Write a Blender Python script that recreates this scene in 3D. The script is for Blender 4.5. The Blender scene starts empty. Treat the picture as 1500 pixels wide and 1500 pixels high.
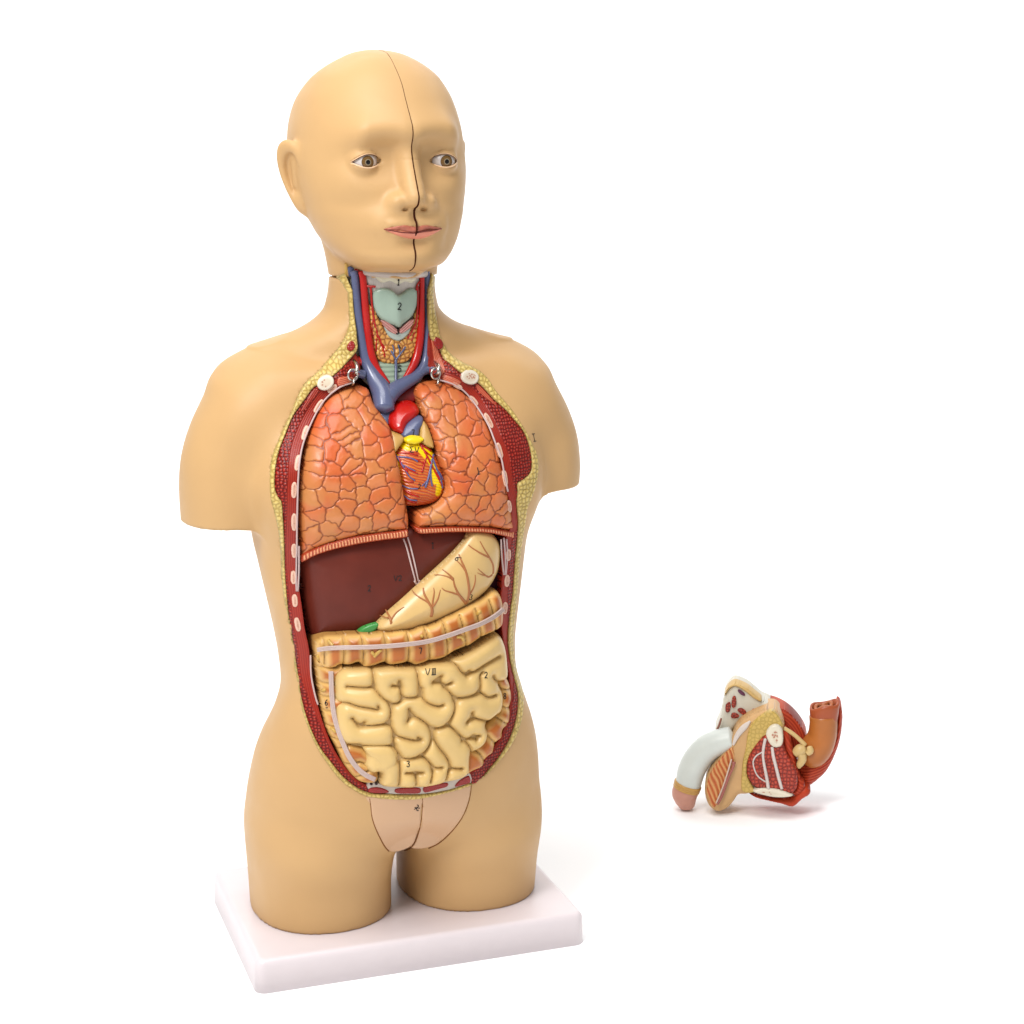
import bpy, math
import numpy as np
rng = np.random.RandomState(7)
SC = bpy.context.scene
COL = SC.collection
# ------------------------------------------------------------------ camera and frames
FPX = 2664.0; PIT = math.radians(11.96); YAW = math.radians(19.22)
CAM = np.array([.12499, -1.79155, .82095])
CP, SP = math.cos(PIT), math.sin(PIT)

class Frame:
    """A local frame: origin in the world and a turn about z."""
    def __init__(s, origin, ang):
        s.o = np.array(origin, float); s.a = ang; s.c, s.s = math.cos(ang), math.sin(ang)
        d = CAM - s.o
        s.cam = np.array([d[0]*s.c + d[1]*s.s, -d[0]*s.s + d[1]*s.c, d[2]])
    def ray(s, px):
        px = np.asarray(px, float); u = (px[..., 0]-750)/FPX; v = (750-px[..., 1])/FPX
        dx = u; dy = CP + v*SP; dz = -SP + v*CP
        return np.stack([dx*s.c+dy*s.s, -dx*s.s+dy*s.c, dz], -1)
    def at(s, px, y=0.0):
        D = s.ray(px); t = (y - s.cam[1])/D[..., 1]
        return s.cam + D*np.asarray(t)[..., None]
    def onto(s, px, surf, off=0.0):
        """where the sight line of px meets the surface y = surf(x, z) + off"""
        px = np.asarray(px, float); y = np.full(px.shape[:-1], -.08)
        for _ in range(14):
            P = s.at(px, y); y = surf(P[..., 0], P[..., 2]) + off
        return s.at(px, y)

TOR = Frame((0, 0, 0), YAW)
HA = np.array([0.0, -.005])
ho = np.array([HA[0]*TOR.c-HA[1]*TOR.s, HA[0]*TOR.s+HA[1]*TOR.c, 0.0])
HEA = Frame(ho, YAW + math.radians(4))

SKINC = 'be9868'; HEADC = 'be9868'; PUBC = 'c29b78'
def srgb(h):
    v = [int(h[i:i+2], 16)/255 for i in (0, 2, 4)]
    return np.array([x/12.92 if x <= .04045 else ((x+.055)/1.055)**2.4 for x in v])

# ------------------------------------------------------------------ scene objects
def thing(name, label, cat, loc=(0, 0, 0), frame=TOR, group=None):
    o = bpy.data.objects.new(name, None); COL.objects.link(o)
    x, y, z = loc
    o.location = (frame.o[0]+x*frame.c-y*frame.s, frame.o[1]+x*frame.s+y*frame.c, frame.o[2]+z)
    o.rotation_euler = (0, 0, frame.a); o.empty_display_size = .02
    o['label'] = label; o['category'] = cat
    if group: o['group'] = group
    LOCS[o.name] = np.array(loc, float)
    return o
LOCS = {}
def root_of(p):
    while p.parent: p = p.parent
    return p
def mk(name, V, Fc, mat, parent, cols=None, smooth=True, label=None):
    V = np.asarray(V, float) - LOCS[root_of(parent).name]
    me = bpy.data.meshes.new(name)
    if isinstance(Fc, np.ndarray):
        n, k = Fc.shape
        me.vertices.add(len(V)); me.vertices.foreach_set('co', V.astype(np.float32).ravel())
        me.loops.add(n*k); me.loops.foreach_set('vertex_index', Fc.astype(np.int32).ravel())
        me.polygons.add(n); me.polygons.foreach_set('loop_start', np.arange(0, n*k, k, dtype=np.int32))
        me.update(calc_edges=True)
    else:
        me.from_pydata([tuple(v) for v in V], [], [tuple(int(i) for i in f) for f in Fc]); me.update()
    if smooth: me.polygons.foreach_set('use_smooth', np.ones(len(me.polygons), bool))
    if cols is not None:
        at = me.color_attributes.new('Col', 'FLOAT_COLOR', 'POINT')
        c4 = np.ones((len(V), 4), np.float32); c4[:, :3] = cols
        at.data.foreach_set('color', c4.ravel())
    me.materials.append(mat); me.validate()
    o = bpy.data.objects.new(name, me); COL.objects.link(o); o.parent = parent
    if label: o['label'] = label
    return o

def material(name, color=None, rough=.4, spec=.35, coat=0.0, var=.05, vscale=60, bump=0.0, bscale=400, metal=0.0, rv=.12):
    m = bpy.data.materials.new(name); m.use_nodes = True
    nt = m.node_tree; b = nt.nodes['Principled BSDF']
    tc = nt.nodes.new('ShaderNodeTexCoord')
    nz = nt.nodes.new('ShaderNodeTexNoise'); nz.inputs['Scale'].default_value = vscale; nz.inputs['Detail'].default_value = 4
    nt.links.new(tc.outputs['Object'], nz.inputs['Vector'])
    hs = nt.nodes.new('ShaderNodeHueSaturation')
    mp = nt.nodes.new('ShaderNodeMapRange'); mp.inputs['From Min'].default_value = .3; mp.inputs['From Max'].default_value = .7
    mp.inputs['To Min'].default_value = 1-var; mp.inputs['To Max'].default_value = 1+var
    nt.links.new(nz.outputs['Fac'], mp.inputs['Value']); nt.links.new(mp.outputs['Result'], hs.inputs['Value'])
    if color is None:
        a = nt.nodes.new('ShaderNodeAttribute'); a.attribute_name = 'Col'
        nt.links.new(a.outputs['Color'], hs.inputs['Color'])
    else:
        hs.inputs['Color'].default_value = (*color, 1)
    nt.links.new(hs.outputs['Color'], b.inputs['Base Color'])
    b.inputs['Roughness'].default_value = rough; b.inputs['Specular IOR Level'].default_value = spec
    b.inputs['Coat Weight'].default_value = coat*.5; b.inputs['Coat Roughness'].default_value = .2
    b.inputs['Metallic'].default_value = metal
    r2 = nt.nodes.new('ShaderNodeTexNoise'); r2.inputs['Scale'].default_value = 35; r2.inputs['Detail'].default_value = 5
    nt.links.new(tc.outputs['Object'], r2.inputs['Vector'])
    m2 = nt.nodes.new('ShaderNodeMapRange'); m2.inputs['From Min'].default_value = .3; m2.inputs['From Max'].default_value = .7
    m2.inputs['To Min'].default_value = rough*(1-rv); m2.inputs['To Max'].default_value = min(1, rough*(1+rv))
    nt.links.new(r2.outputs['Fac'], m2.inputs['Value']); nt.links.new(m2.outputs['Result'], b.inputs['Roughness'])
    if bump > 0:
        n2 = nt.nodes.new('ShaderNodeTexNoise'); n2.inputs['Scale'].default_value = bscale; n2.inputs['Detail'].default_value = 3
        nt.links.new(tc.outputs['Object'], n2.inputs['Vector'])
        bp = nt.nodes.new('ShaderNodeBump'); bp.inputs['Strength'].default_value = bump; bp.inputs['Distance'].default_value = .0006
        nt.links.new(n2.outputs['Fac'], bp.inputs['Height']); nt.links.new(bp.outputs['Normal'], b.inputs['Normal'])
    return m

# ------------------------------------------------------------------ 2D helpers
def smooth_poly(P, n=4, closed=True):
    P = np.asarray(P, float); m = len(P); out = []
    for i in range(m if closed else m-1):
        if closed: p0, p1, p2, p3 = P[i-1], P[i], P[(i+1) % m], P[(i+2) % m]
        else: p0, p1, p2, p3 = P[max(i-1, 0)], P[i], P[i+1], P[min(i+2, m-1)]
        for k in range(n):
            t = k/n
            out.append(.5*((2*p1)+(-p0+p2)*t+(2*p0-5*p1+4*p2-p3)*t*t+(-p0+3*p1-3*p2+p3)*t**3))
    if not closed: out.append(P[-1])
    return np.array(out)
def seg_dist(x, z, lines):
    """distance of the points to a set of polylines, and the nearest one's index"""
    d = np.full(x.shape, 1e9); idx = np.zeros(x.shape, int)
    for li, L in enumerate(lines):
        for a, b in zip(L[:-1], L[1:]):
            ex, ez = b[0]-a[0], b[1]-a[1]; l2 = ex*ex+ez*ez+1e-18
            t = np.clip(((x-a[0])*ex+(z-a[1])*ez)/l2, 0, 1)
            q = (x-a[0]-t*ex)**2+(z-a[1]-t*ez)**2
            m = q < d; d = np.where(m, q, d); idx = np.where(m, li, idx)
    return np.sqrt(d), idx
def inside(x, z, P):
    r = np.zeros(x.shape, bool); n = len(P)
    for i in range(n):
        a, b = P[i], P[(i+1) % n]
        if a[1] == b[1]: continue
        c = ((a[1] > z) != (b[1] > z)) & (x < (b[0]-a[0])*(z-a[1])/(b[1]-a[1])+a[0])
        r ^= c
    return r
def sdist(x, z, P):
    d, _ = seg_dist(x, z, [np.vstack([P, P[:1]])])
    return np.where(inside(x, z, P), d, -d)
_T = rng.rand(64, 64)
def vnoise(x, z, s=1.0):
    x = np.asarray(x)*s+100.3; z = np.asarray(z)*s+57.7
    i = np.floor(x).astype(int); j = np.floor(z).astype(int); u = x-i; v = z-j
    u = u*u*(3-2*u); v = v*v*(3-2*v)
    g = lambda a, b: _T[a % 64, b % 64]
    return (g(i, j)*(1-u)+g(i+1, j)*u)*(1-v)+(g(i, j+1)*(1-u)+g(i+1, j+1)*u)*v
def voronoi(x, z, cell, jit=.8, seed=0):
    """F1, F2-F1 edge distance and a random value per cell"""
    T1 = np.random.RandomState(seed+11).rand(128, 128, 3)
    u = x/cell+500.0; v = z/cell+500.0
    i = np.floor(u).astype(int); j = np.floor(v).astype(int)
    b1 = np.full(x.shape, 1e9); p1x = np.zeros(x.shape); p1y = np.zeros(x.shape); rid = np.zeros(x.shape)
    C = []
    for di in (-1, 0, 1, 2, -2):
        for dj in (-1, 0, 1, 2, -2):
            t = T1[(i+di) % 128, (j+dj) % 128]
            off = .5*((j+dj) % 2)
            cx = i+di+.5+off*.0+(t[..., 0]-.5)*jit; cy = j+dj+.5+(t[..., 1]-.5)*jit
            q = (u-cx)**2+(v-cy)**2; m = q < b1
            b1 = np.where(m, q, b1); p1x = np.where(m, cx, p1x); p1y = np.where(m, cy, p1y); rid = np.where(m, t[..., 2], rid)
            C.append((cx, cy))
    e = np.full(x.shape, 1e9)
    for cx, cy in C:
        dx = cx-p1x; dy = cy-p1y; l = np.hypot(dx, dy)
        ok = l > 1e-6
        dd = ((.5*(cx+p1x)-u)*dx+(.5*(cy+p1y)-v)*dy)/np.where(ok, l, 1)
        e = np.where(ok, np.minimum(e, dd), e)
    return np.sqrt(b1)*cell, e*cell, rid

# ------------------------------------------------------------------ relief: a body bounded by an outline, with a shaped front and real thickness
def relief(name, mat, P, surf, parent, holes=(), R=.004, drop=.004, depth=.02, h=.0008, disp=None, color=None, label=None, back=True):
    P = np.asarray(P, float)
    x0, z0 = P.min(0)-2*h; x1, z1 = P.max(0)+2*h
    gx = np.arange(x0, x1+h, h); gz = np.arange(z0, z1+h, h)
    X, Z = np.meshgrid(gx, gz, indexing='ij')
    def SD(x, z):
        d = sdist(x, z, P)
        for H in holes: d = np.minimum(d, -sdist(x, z, np.asarray(H)))
        return d
    D = SD(X, Z)
    # snap the vertices next to the outline onto it
    for _ in range(2):
        near = np.abs(D) < .72*h
        xs, zs = X[near], Z[near]; e = h*.05
        gxv = (SD(xs+e, zs)-SD(xs-e, zs))/(2*e); gzv = (SD(xs, zs+e)-SD(xs, zs-e))/(2*e)
        d = D[near]; nn = np.maximum(gxv**2+gzv**2, .2)
        X[near] = xs-d*gxv/nn; Z[near] = zs-d*gzv/nn
        D[near] = np.where(np.abs(d) < .72*h, SD(X[near], Z[near]), d)
        break
    keep = D > -.12*h
    q = keep[:-1, :-1] & keep[1:, :-1] & keep[1:, 1:] & keep[:-1, 1:]
    I = np.arange(X.size).reshape(X.shape)
    A, B, Cc, Dd = I[:-1, :-1], I[1:, :-1], I[1:, 1:], I[:-1, 1:]
    F = np.stack([A[q], B[q], Cc[q], Dd[q]], -1)
    # triangles where three corners stay
    T = []
    k = [keep[:-1, :-1], keep[1:, :-1], keep[1:, 1:], keep[:-1, 1:]]; ids = [A, B, Cc, Dd]
    for miss in range(4):
        o = [j for j in range(4) if j != miss]
        m = ~k[miss] & k[o[0]] & k[o[1]] & k[o[2]]
        T.append(np.stack([ids[o[0]][m], ids[o[1]][m], ids[o[2]][m], ids[o[2]][m]], -1))
    T = np.vstack(T)
    allF = np.vstack([F, T])
    used = np.unique(allF); mp = np.full(X.size, -1); mp[used] = np.arange(len(used))
    x = X.ravel()[used]; z = Z.ravel()[used]; d = np.maximum(D.ravel()[used], 0)
    t = 1-np.clip(d/R, 0, 1)
    y = surf(x, z)+drop*(1-np.sqrt(np.maximum(1-t*t, 0)))
    if disp is not None: y = y-disp(x, z, d)
    V = np.stack([x, y, z], -1)
    F = mp[F]; T = mp[T]
    # boundary edges -> skirt
    E = [np.stack([F[:, i], F[:, (i+1) % 4]], -1) for i in range(4)]+[np.stack([T[:, i], T[:, (i+1) % 3]], -1) for i in range(3)]
    E = np.vstack(E); key = np.sort(E, 1); kk = key[:, 0]*10**7+key[:, 1]
    u, ix, ct = np.unique(kk, return_index=True, return_counts=True)
    Eb = E[ix[ct == 1]]
    bv = np.unique(Eb); bm = np.full(len(V), -1); bm[bv] = len(V)+np.arange(len(bv))
    Vb = V[bv].copy(); Vb[:, 1] += depth
    S = np.stack([Eb[:, 1], Eb[:, 0], bm[Eb[:, 0]], bm[Eb[:, 1]]], -1)
    cols = None
    if color is not None:
        c = color(x, z, d); cols = np.vstack([c, c[bv]])
    V = np.vstack([V, Vb])
    tri = T[:, :3]
    faces = [tuple(f) for f in F]+[tuple(f) for f in tri]+[tuple(f) for f in S]
    n4, n3, ns = len(F), len(tri), len(S)
    loc = LOCS[root_of(parent).name]; V = V-loc
    me = bpy.data.meshes.new(name)
    loops = np.concatenate([F.ravel(), tri.ravel(), S.ravel()]).astype(np.int32)
    sizes = np.concatenate([np.full(n4, 4), np.full(n3, 3), np.full(ns, 4)])
    me.vertices.add(len(V)); me.vertices.foreach_set('co', V.astype(np.float32).ravel())
    me.loops.add(len(loops)); me.loops.foreach_set('vertex_index', loops)
    me.polygons.add(len(sizes)); me.polygons.foreach_set('loop_start', np.concatenate([[0], np.cumsum(sizes)[:-1]]).astype(np.int32))
    me.update(calc_edges=True)
    me.polygons.foreach_set('use_smooth', np.ones(len(sizes), bool))
    if cols is not None:
        at = me.color_attributes.new('Col', 'FLOAT_COLOR', 'POINT')
        c4 = np.ones((len(V), 4), np.float32); c4[:, :3] = cols
        at.data.foreach_set('color', c4.ravel())
    me.materials.append(mat); me.validate()
    o = bpy.data.objects.new(name, me); COL.objects.link(o); o.parent = parent
    if label: o['label'] = label
    return o

# ------------------------------------------------------------------ tubes
EACH = {'pleura_line', 'costal_pleura_strand', 'falciform_ligament', 'eyelid_rim'}
def tube(name, pts, rad, mat, parent, n=12, sub=5, cols=None, label=None, flat=1.0, many=False, closed=False):
    """swept tube; pts may be a list of paths when many=True (one mesh)"""
    if many and name in EACH:
        for p, r in zip(pts, rad): o = tube(name, p, r, mat, parent, n, sub, cols, label, flat, False, closed)
        return o
    paths = pts if many else [pts]; rads = rad if many else [rad]
    Vs, Fs = [], []; base = 0
    for P, r in zip(paths, rads):
        P = np.asarray(P, float)
        r = np.full(len(P), r) if np.isscalar(r) else np.asarray(r, float)
        Q = smooth_poly(np.column_stack([P, r]), sub, closed) if len(P) > 2 else np.column_stack([P, r])
        C, r = Q[:, :3], np.maximum(Q[:, 3], 1e-5); m = len(C)
        Tn = np.gradient(C, axis=0) if not closed else np.roll(C, -1, 0)-np.roll(C, 1, 0)
        Tn /= np.linalg.norm(Tn, axis=1)[:, None]+1e-12
        up = np.array([0, 1.0, 0]) if abs(Tn[0][1]) < .9 else np.array([1.0, 0, 0])
        ang = np.arange(n)*2*np.pi/n
        for i in range(m):
            a = np.cross(Tn[i], up); a /= np.linalg.norm(a)+1e-12; b = np.cross(a, Tn[i]); up = b
            Vs.append(C[i]+r[i]*(np.outer(np.cos(ang), a)+flat*np.outer(np.sin(ang), b)))
        for i in range(m if closed else m-1):
            for k in range(n):
                i2 = (i+1) % m; k2 = (k+1) % n
                Fs.append((base+i*n+k, base+i*n+k2, base+i2*n+k2, base+i2*n+k))
        base += m*n
        if not closed:
            for e in (0, m-1):
                Vs.append((C[e]+(Tn[e]*(-1 if e == 0 else 1))*r[e]*.4)[None]); ci = base; base += 1
                s0 = ci-m*n-(0 if e == 0 else 1)+e*n
                for k in range(n):
                    k2 = (k+1) % n
                    Fs.append((s0+k2, s0+k, ci) if e == 0 else (s0+k, s0+k2, ci))
    return mk(name, np.vstack(Vs), Fs, mat, parent, label=label)

# ------------------------------------------------------------------ distance fields
def smin(a, b, k):
    h = np.clip(.5+.5*(b-a)/k, 0, 1); return b*(1-h)+a*h-k*h*(1-h)
def smax(a, b, k): return -smin(-a, -b, k)
def ell(X, Y, Z, c, r):
    px, py, pz = (X-c[0]), (Y-c[1]), (Z-c[2])
    k0 = np.sqrt((px/r[0])**2+(py/r[1])**2+(pz/r[2])**2)
    k1 = np.sqrt((px/r[0]**2)**2+(py/r[1]**2)**2+(pz/r[2]**2)**2)+1e-9
    return k0*(k0-1)/k1
def cap(X, Y, Z, a, b, ra, rb):
    a, b = np.array(a, float), np.array(b, float); e = b-a; l2 = e@e
    t = np.clip(((X-a[0])*e[0]+(Y-a[1])*e[1]+(Z-a[2])*e[2])/l2, 0, 1)
    return np.sqrt((X-a[0]-t*e[0])**2+(Y-a[1]-t*e[1])**2+(Z-a[2]-t*e[2])**2)-(ra+(rb-ra)*t)
def slices(X, Y, Z, T, n=2.3, rc=0.0):
    """T rows: z, cx, cy, a, bf, bb"""
    T = np.asarray(T); z = T[:, 0]
    cx, cy, a, bf, bb = [np.interp(Z, z, T[:, i]) for i in range(1, 6)]
    px, py = X-cx, Y-cy
    b = np.where(py < 0, bf, bb)
    g = (np.abs(px/a)**n+np.abs(py/b)**n)**(1/n)+1e-9
    rr = np.hypot(px, py)
    f = rr*(1-1/g)
    f = np.where(rr < 1e-4, -np.minimum(a, b), f)
    f = np.maximum(f, -np.minimum(a, b))
    c = np.maximum(z[0]-Z, Z-z[-1])
    return smax(f, c, rc) if rc > 0 else np.maximum(f, c)
def spline_rows(T, dz=.002):
    """smooth interpolation of the rows"""
    T = np.asarray(T, float); o = np.argsort(T[:, 0]); T = T[o]
    zz = np.arange(T[0, 0], T[-1, 0]+dz/2, dz); out = [zz]
    z = T[:, 0]
    for i in range(1, T.shape[1]):
        v = T[:, i]; m = np.zeros(len(z)); dlt = np.diff(v)/np.diff(z)
        m[1:-1] = np.where(dlt[:-1]*dlt[1:] > 0, 2*dlt[:-1]*dlt[1:]/(dlt[:-1]+dlt[1:]+1e-12), 0) if False else .5*(dlt[:-1]+dlt[1:])
        m[0], m[-1] = dlt[0], dlt[-1]
        j = np.clip(np.searchsorted(z, zz)-1, 0, len(z)-2); hh = z[j+1]-z[j]; t = (zz-z[j])/hh
        out.append((2*t**3-3*t**2+1)*v[j]+(t**3-2*t**2+t)*hh*m[j]+(-2*t**3+3*t**2)*v[j+1]+(t**3-t**2)*hh*m[j+1])
    return np.stack(out, -1)
def surface_nets(fn, lo, hi, h, newton=2):
    lo, hi = np.array(lo, float), np.array(hi, float)
    k = 4; hc = h*k
    n = np.ceil((hi-lo)/hc).astype(int)*k+1
    ax = [lo[i]+h*np.arange(n[i]) for i in range(3)]
    Xc, Yc, Zc = np.meshgrid(ax[0][::k], ax[1][::k], ax[2][::k], indexing='ij')
    fc = fn(Xc.ravel(), Yc.ravel(), Zc.ravel()).reshape(Xc.shape)
    near = np.abs(fc) < hc*2.2
    nb = np.zeros(tuple(s-1 for s in fc.shape), bool); sg = np.zeros_like(nb)
    for a in (0, 1):
        for b in (0, 1):
            for c in (0, 1):
                sl = (slice(a, fc.shape[0]-1+a), slice(b, fc.shape[1]-1+b), slice(c, fc.shape[2]-1+c))
                nb |= near[sl]
    vol = np.repeat(np.repeat(np.repeat(fc[:-1, :-1, :-1], k, 0), k, 1), k, 2)
    full = np.pad(vol, ((0, 1), (0, 1), (0, 1)), mode='edge').astype(np.float32)
    act = np.repeat(np.repeat(np.repeat(nb, k, 0), k, 1), k, 2)
    A = np.zeros(full.shape, bool)
    for a in (0, 1):
        for b in (0, 1):
            for c in (0, 1):
                A[a:a+act.shape[0], b:b+act.shape[1], c:c+act.shape[2]] |= act
    ii = np.nonzero(A)
    full[A] = fn(ax[0][ii[0]], ax[1][ii[1]], ax[2][ii[2]])
    s = full < 0
    # cells with a sign change
    cnt = np.zeros(tuple(d-1 for d in s.shape), np.int8); N0, N1, N2 = cnt.shape
    for a in (0, 1):
        for b in (0, 1):
            for c in (0, 1): cnt += s[a:a+N0, b:b+N1, c:c+N2]
    cell = (cnt > 0) & (cnt < 8)
    ci = np.nonzero(cell); idx = np.full(cell.shape, -1); idx[ci] = np.arange(len(ci[0]))
    P = np.zeros((len(ci[0]), 3)); W = np.zeros(len(ci[0]))
    corners = [(a, b, c) for a in (0, 1) for b in (0, 1) for c in (0, 1)]
    for i0, c0 in enumerate(corners):
        for c1 in corners[i0+1:]:
            if sum(abs(p-q) for p, q in zip(c0, c1)) != 1: continue
            f0 = full[ci[0]+c0[0], ci[1]+c0[1], ci[2]+c0[2]]; f1 = full[ci[0]+c1[0], ci[1]+c1[1], ci[2]+c1[2]]
            m = (f0 < 0) != (f1 < 0); t = np.where(m, f0/(f0-f1+1e-20), 0)
            for k_ in range(3): P[:, k_] += np.where(m, c0[k_]+t*(c1[k_]-c0[k_]), 0)
            W += m
    P /= W[:, None]
    V = lo+(np.stack(ci, -1)+P)*h
    Fl = []
    for axn in range(3):
        sl0 = [slice(None)]*3; sl1 = [slice(None)]*3; sl0[axn] = slice(0, -1); sl1[axn] = slice(1, None)
        e = s[tuple(sl0)] != s[tuple(sl1)]
        o1, o2 = [(1, 2), (2, 0), (0, 1)][axn]
        ee = list(np.nonzero(e)); ok = (ee[o1] > 0) & (ee[o2] > 0) & (ee[o1] < cell.shape[o1]) & (ee[o2] < cell.shape[o2])
        ee = [q[ok] for q in ee]
        def g(d1, d2):
            q = [ee[0].copy(), ee[1].copy(), ee[2].copy()]; q[o1] -= d1; q[o2] -= d2; return idx[q[0], q[1], q[2]]
        quad = np.stack([g(0, 0), g(1, 0), g(1, 1), g(0, 1)], -1)
        flip = ~s[ee[0], ee[1], ee[2]]
        quad[flip] = quad[flip][:, ::-1]
        Fl.append(quad)
    F = np.vstack(Fl); F = F[(F >= 0).all(1)]
    for _ in range(newton):
        e = h*.3
        f = fn(V[:, 0], V[:, 1], V[:, 2])
        G = np.stack([fn(V[:, 0]+e, V[:, 1], V[:, 2])-fn(V[:, 0]-e, V[:, 1], V[:, 2]),
                      fn(V[:, 0], V[:, 1]+e, V[:, 2])-fn(V[:, 0], V[:, 1]-e, V[:, 2]),
                      fn(V[:, 0], V[:, 1], V[:, 2]+e)-fn(V[:, 0], V[:, 1], V[:, 2]-e)], -1)/(2*e)
        g2 = np.maximum((G**2).sum(1), .3)
        st = (f/g2)[:, None]*G; ln = np.linalg.norm(st, axis=1)[:, None]
        V = V-st*np.minimum(1, .5*h/(ln+1e-12))
    return V, F
def depth_map(fn, x0, x1, z0, z1, h, ya, yb, dy=.002, dflt=None):
    gx = np.arange(x0, x1, h); gz = np.arange(z0, z1, h); X, Z = np.meshgrid(gx, gz, indexing='ij')
    Y = np.full(X.shape, np.nan); prev = fn(X.ravel(), np.full(X.size, ya), Z.ravel()).reshape(X.shape)
    y = ya
    while y < yb:
        cur = fn(X.ravel(), np.full(X.size, y+dy), Z.ravel()).reshape(X.shape)
        m = np.isnan(Y) & (prev > 0) & (cur <= 0)
        Y = np.where(m, y+dy*prev/(prev-cur+1e-12), Y); prev = cur; y += dy
    bad = np.isnan(Y)
    for _ in range(400):                      # carry the rim outwards
        if not bad.any(): break
        Yp = np.pad(Y, 1, constant_values=np.nan)
        st = np.stack([Yp[:-2, 1:-1], Yp[2:, 1:-1], Yp[1:-1, :-2], Yp[1:-1, 2:]])
        ok = ~np.isnan(st); c = ok.sum(0); v = np.where(ok, st, 0).sum(0)/np.maximum(c, 1)
        m = bad & (c > 0); Y = np.where(m, v, Y); bad = np.isnan(Y)
    def f(x, z):
        u = np.clip((x-x0)/h, 0, len(gx)-1.001); v = np.clip((z-z0)/h, 0, len(gz)-1.001)
        i = u.astype(int); j = v.astype(int); a = u-i; b = v-j
        return (Y[i, j]*(1-a)+Y[i+1, j]*a)*(1-b)+(Y[i, j+1]*(1-a)+Y[i+1, j+1]*a)*b
    f.Y = Y; f.grid = (gx, gz)
    return f

from mathutils import Vector
from mathutils.bvhtree import BVHTree
_bvh = {}
def cast(px, objs, lift=.0002, frame=None):
    """points of the photograph carried onto finished meshes (torso frame unless told)"""
    frame = frame or TOR; key = tuple(o.name for o in objs)
    if key not in _bvh:
        V, F = [], []; b = 0
        for o in objs:
            L = LOCS[root_of(o).name]; me = o.data; n = len(me.vertices)
            c = np.empty(n*3, np.float32); me.vertices.foreach_get('co', c); V.append(c.reshape(-1, 3)+L)
            F += [tuple(b+i for i in p.vertices) for p in me.polygons]; b += n
        _bvh[key] = BVHTree.FromPolygons([Vector(v) for v in np.vstack(V)], F)
    px = np.asarray(px, float); D = frame.ray(px); out = []; cam_ = Vector(frame.cam); last = None
    for d in D:
        v = Vector(d).normalized(); h = _bvh[key].ray_cast(cam_, v)
        if h[0] is None: out.append(None); continue
        out.append(np.array(h[0]-v*lift))
    good = [i for i, p in enumerate(out) if p is not None]
    if not good: return np.zeros((0, 3))
    for i in range(len(out)):
        if out[i] is None:
            j = min(good, key=lambda k: abs(k-i)); t = np.linalg.norm(out[j]-frame.cam); d = D[i]/np.linalg.norm(D[i]); out[i] = frame.cam+d*t
    return np.array(out)
# ------------------------------------------------------------------ torso form, measured from its outline
def support(frame, pts, A=(0, 0), psi_at=(570, 600)):
    Dc = frame.ray(np.array(psi_at)); n = Dc[:2]/np.hypot(*Dc[:2]); r = np.array([n[1], -n[0]])
    pts = np.asarray(pts, float); D = frame.ray(pts); A = np.array(A)
    t = (A-frame.cam[:2])@n/(D[:, :2]@n); P = frame.cam+D*t[:, None]
    s = (P[:, :2]-A)@r; o = np.argsort(P[:, 2])
    return P[o, 2], s[o], r
def solve_rows(frame, L, R, zs, bf, bb, n=2.3, sym=None, psi_at=(570, 600)):
    """rows z, cx=0, cy, a, bf, bb so that the outline falls on L and R"""
    zl, sl, r = support(frame, L, psi_at=psi_at); zr, sr, _ = support(frame, R, psi_at=psi_at)
    c, s = r[0], -r[1]; q = n/(n-1); rows = []
    for z, f_, b_ in zip(zs, bf, bb):
        l = np.interp(z, zl, sl); rr = np.interp(z, zr, sr)
        a, cy = .1, 0.0
        for _ in range(60):
            # right extent touches the front half, left extent the back half
            eR = -cy*s+((a*c)**q+(f_*s)**q)**(1/q)-rr
            eL = cy*s+((a*c)**q+(b_*s)**q)**(1/q)+l
            a -= .5*(eR+eL)/c*.9; cy += .5*(eR-eL)/s*.9
        rows.append((z, 0.0, cy, a, f_, b_))
    return rows

TL = [(363,1310),(361,1250),(360.5,1180),(365,1136),(375,1086),(388,1051),(403,1024),(413,1001),(417,980),(409,922),(399,881),(384,825),(370,772)]
TR = [(786,1290),(791,1250),(792,1180),(791,1136),(789,1101),(784,1063),(775,1024),(766,995),(757,970),(753,939),(756,904),(762,857),(769,799),(776,745)]
zs = np.array([.10,.13,.16,.19,.21,.23,.245,.26,.28,.31,.34,.37,.40,.425])
bs = np.interp(zs, [.10,.16,.20,.26,.30,.36,.42], [.098,.104,.100,.082,.082,.090,.096])
rows = solve_rows(TOR, TL, TR, zs, bs, bs)
# smooth the centre line
cyv = np.array([r[2] for r in rows]); 
cyf = np.interp(zs, [.10,.16,.22,.27,.33,.42], [-.006,-.010,-.024,-.034,-.026,-.014])
rows = [(r[0], 0, .35*c0+.65*c1, r[3], r[4], r[5]) for r, c0, c1 in zip(rows, cyv, cyf)]
rows = [(.030,0,-.001,.150,.086,.088),(.065,0,-.003,.151,.090,.092)]+rows
a0 = rows[-1][3]
rows += [(.45,0,-.012,a0+.003,.097,.094),(.48,0,-.010,a0+.003,.097,.092),(.51,0,-.006,a0-.002,.092,.088),(.535,0,-.001,a0-.014,.082,.08),(.56,0,.004,a0-.04,.068,.07),(.58,0,.008,.066,.056,.06),(.60,0,.010,.05,.045,.05)]
TRUNK = spline_rows(rows)
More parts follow.
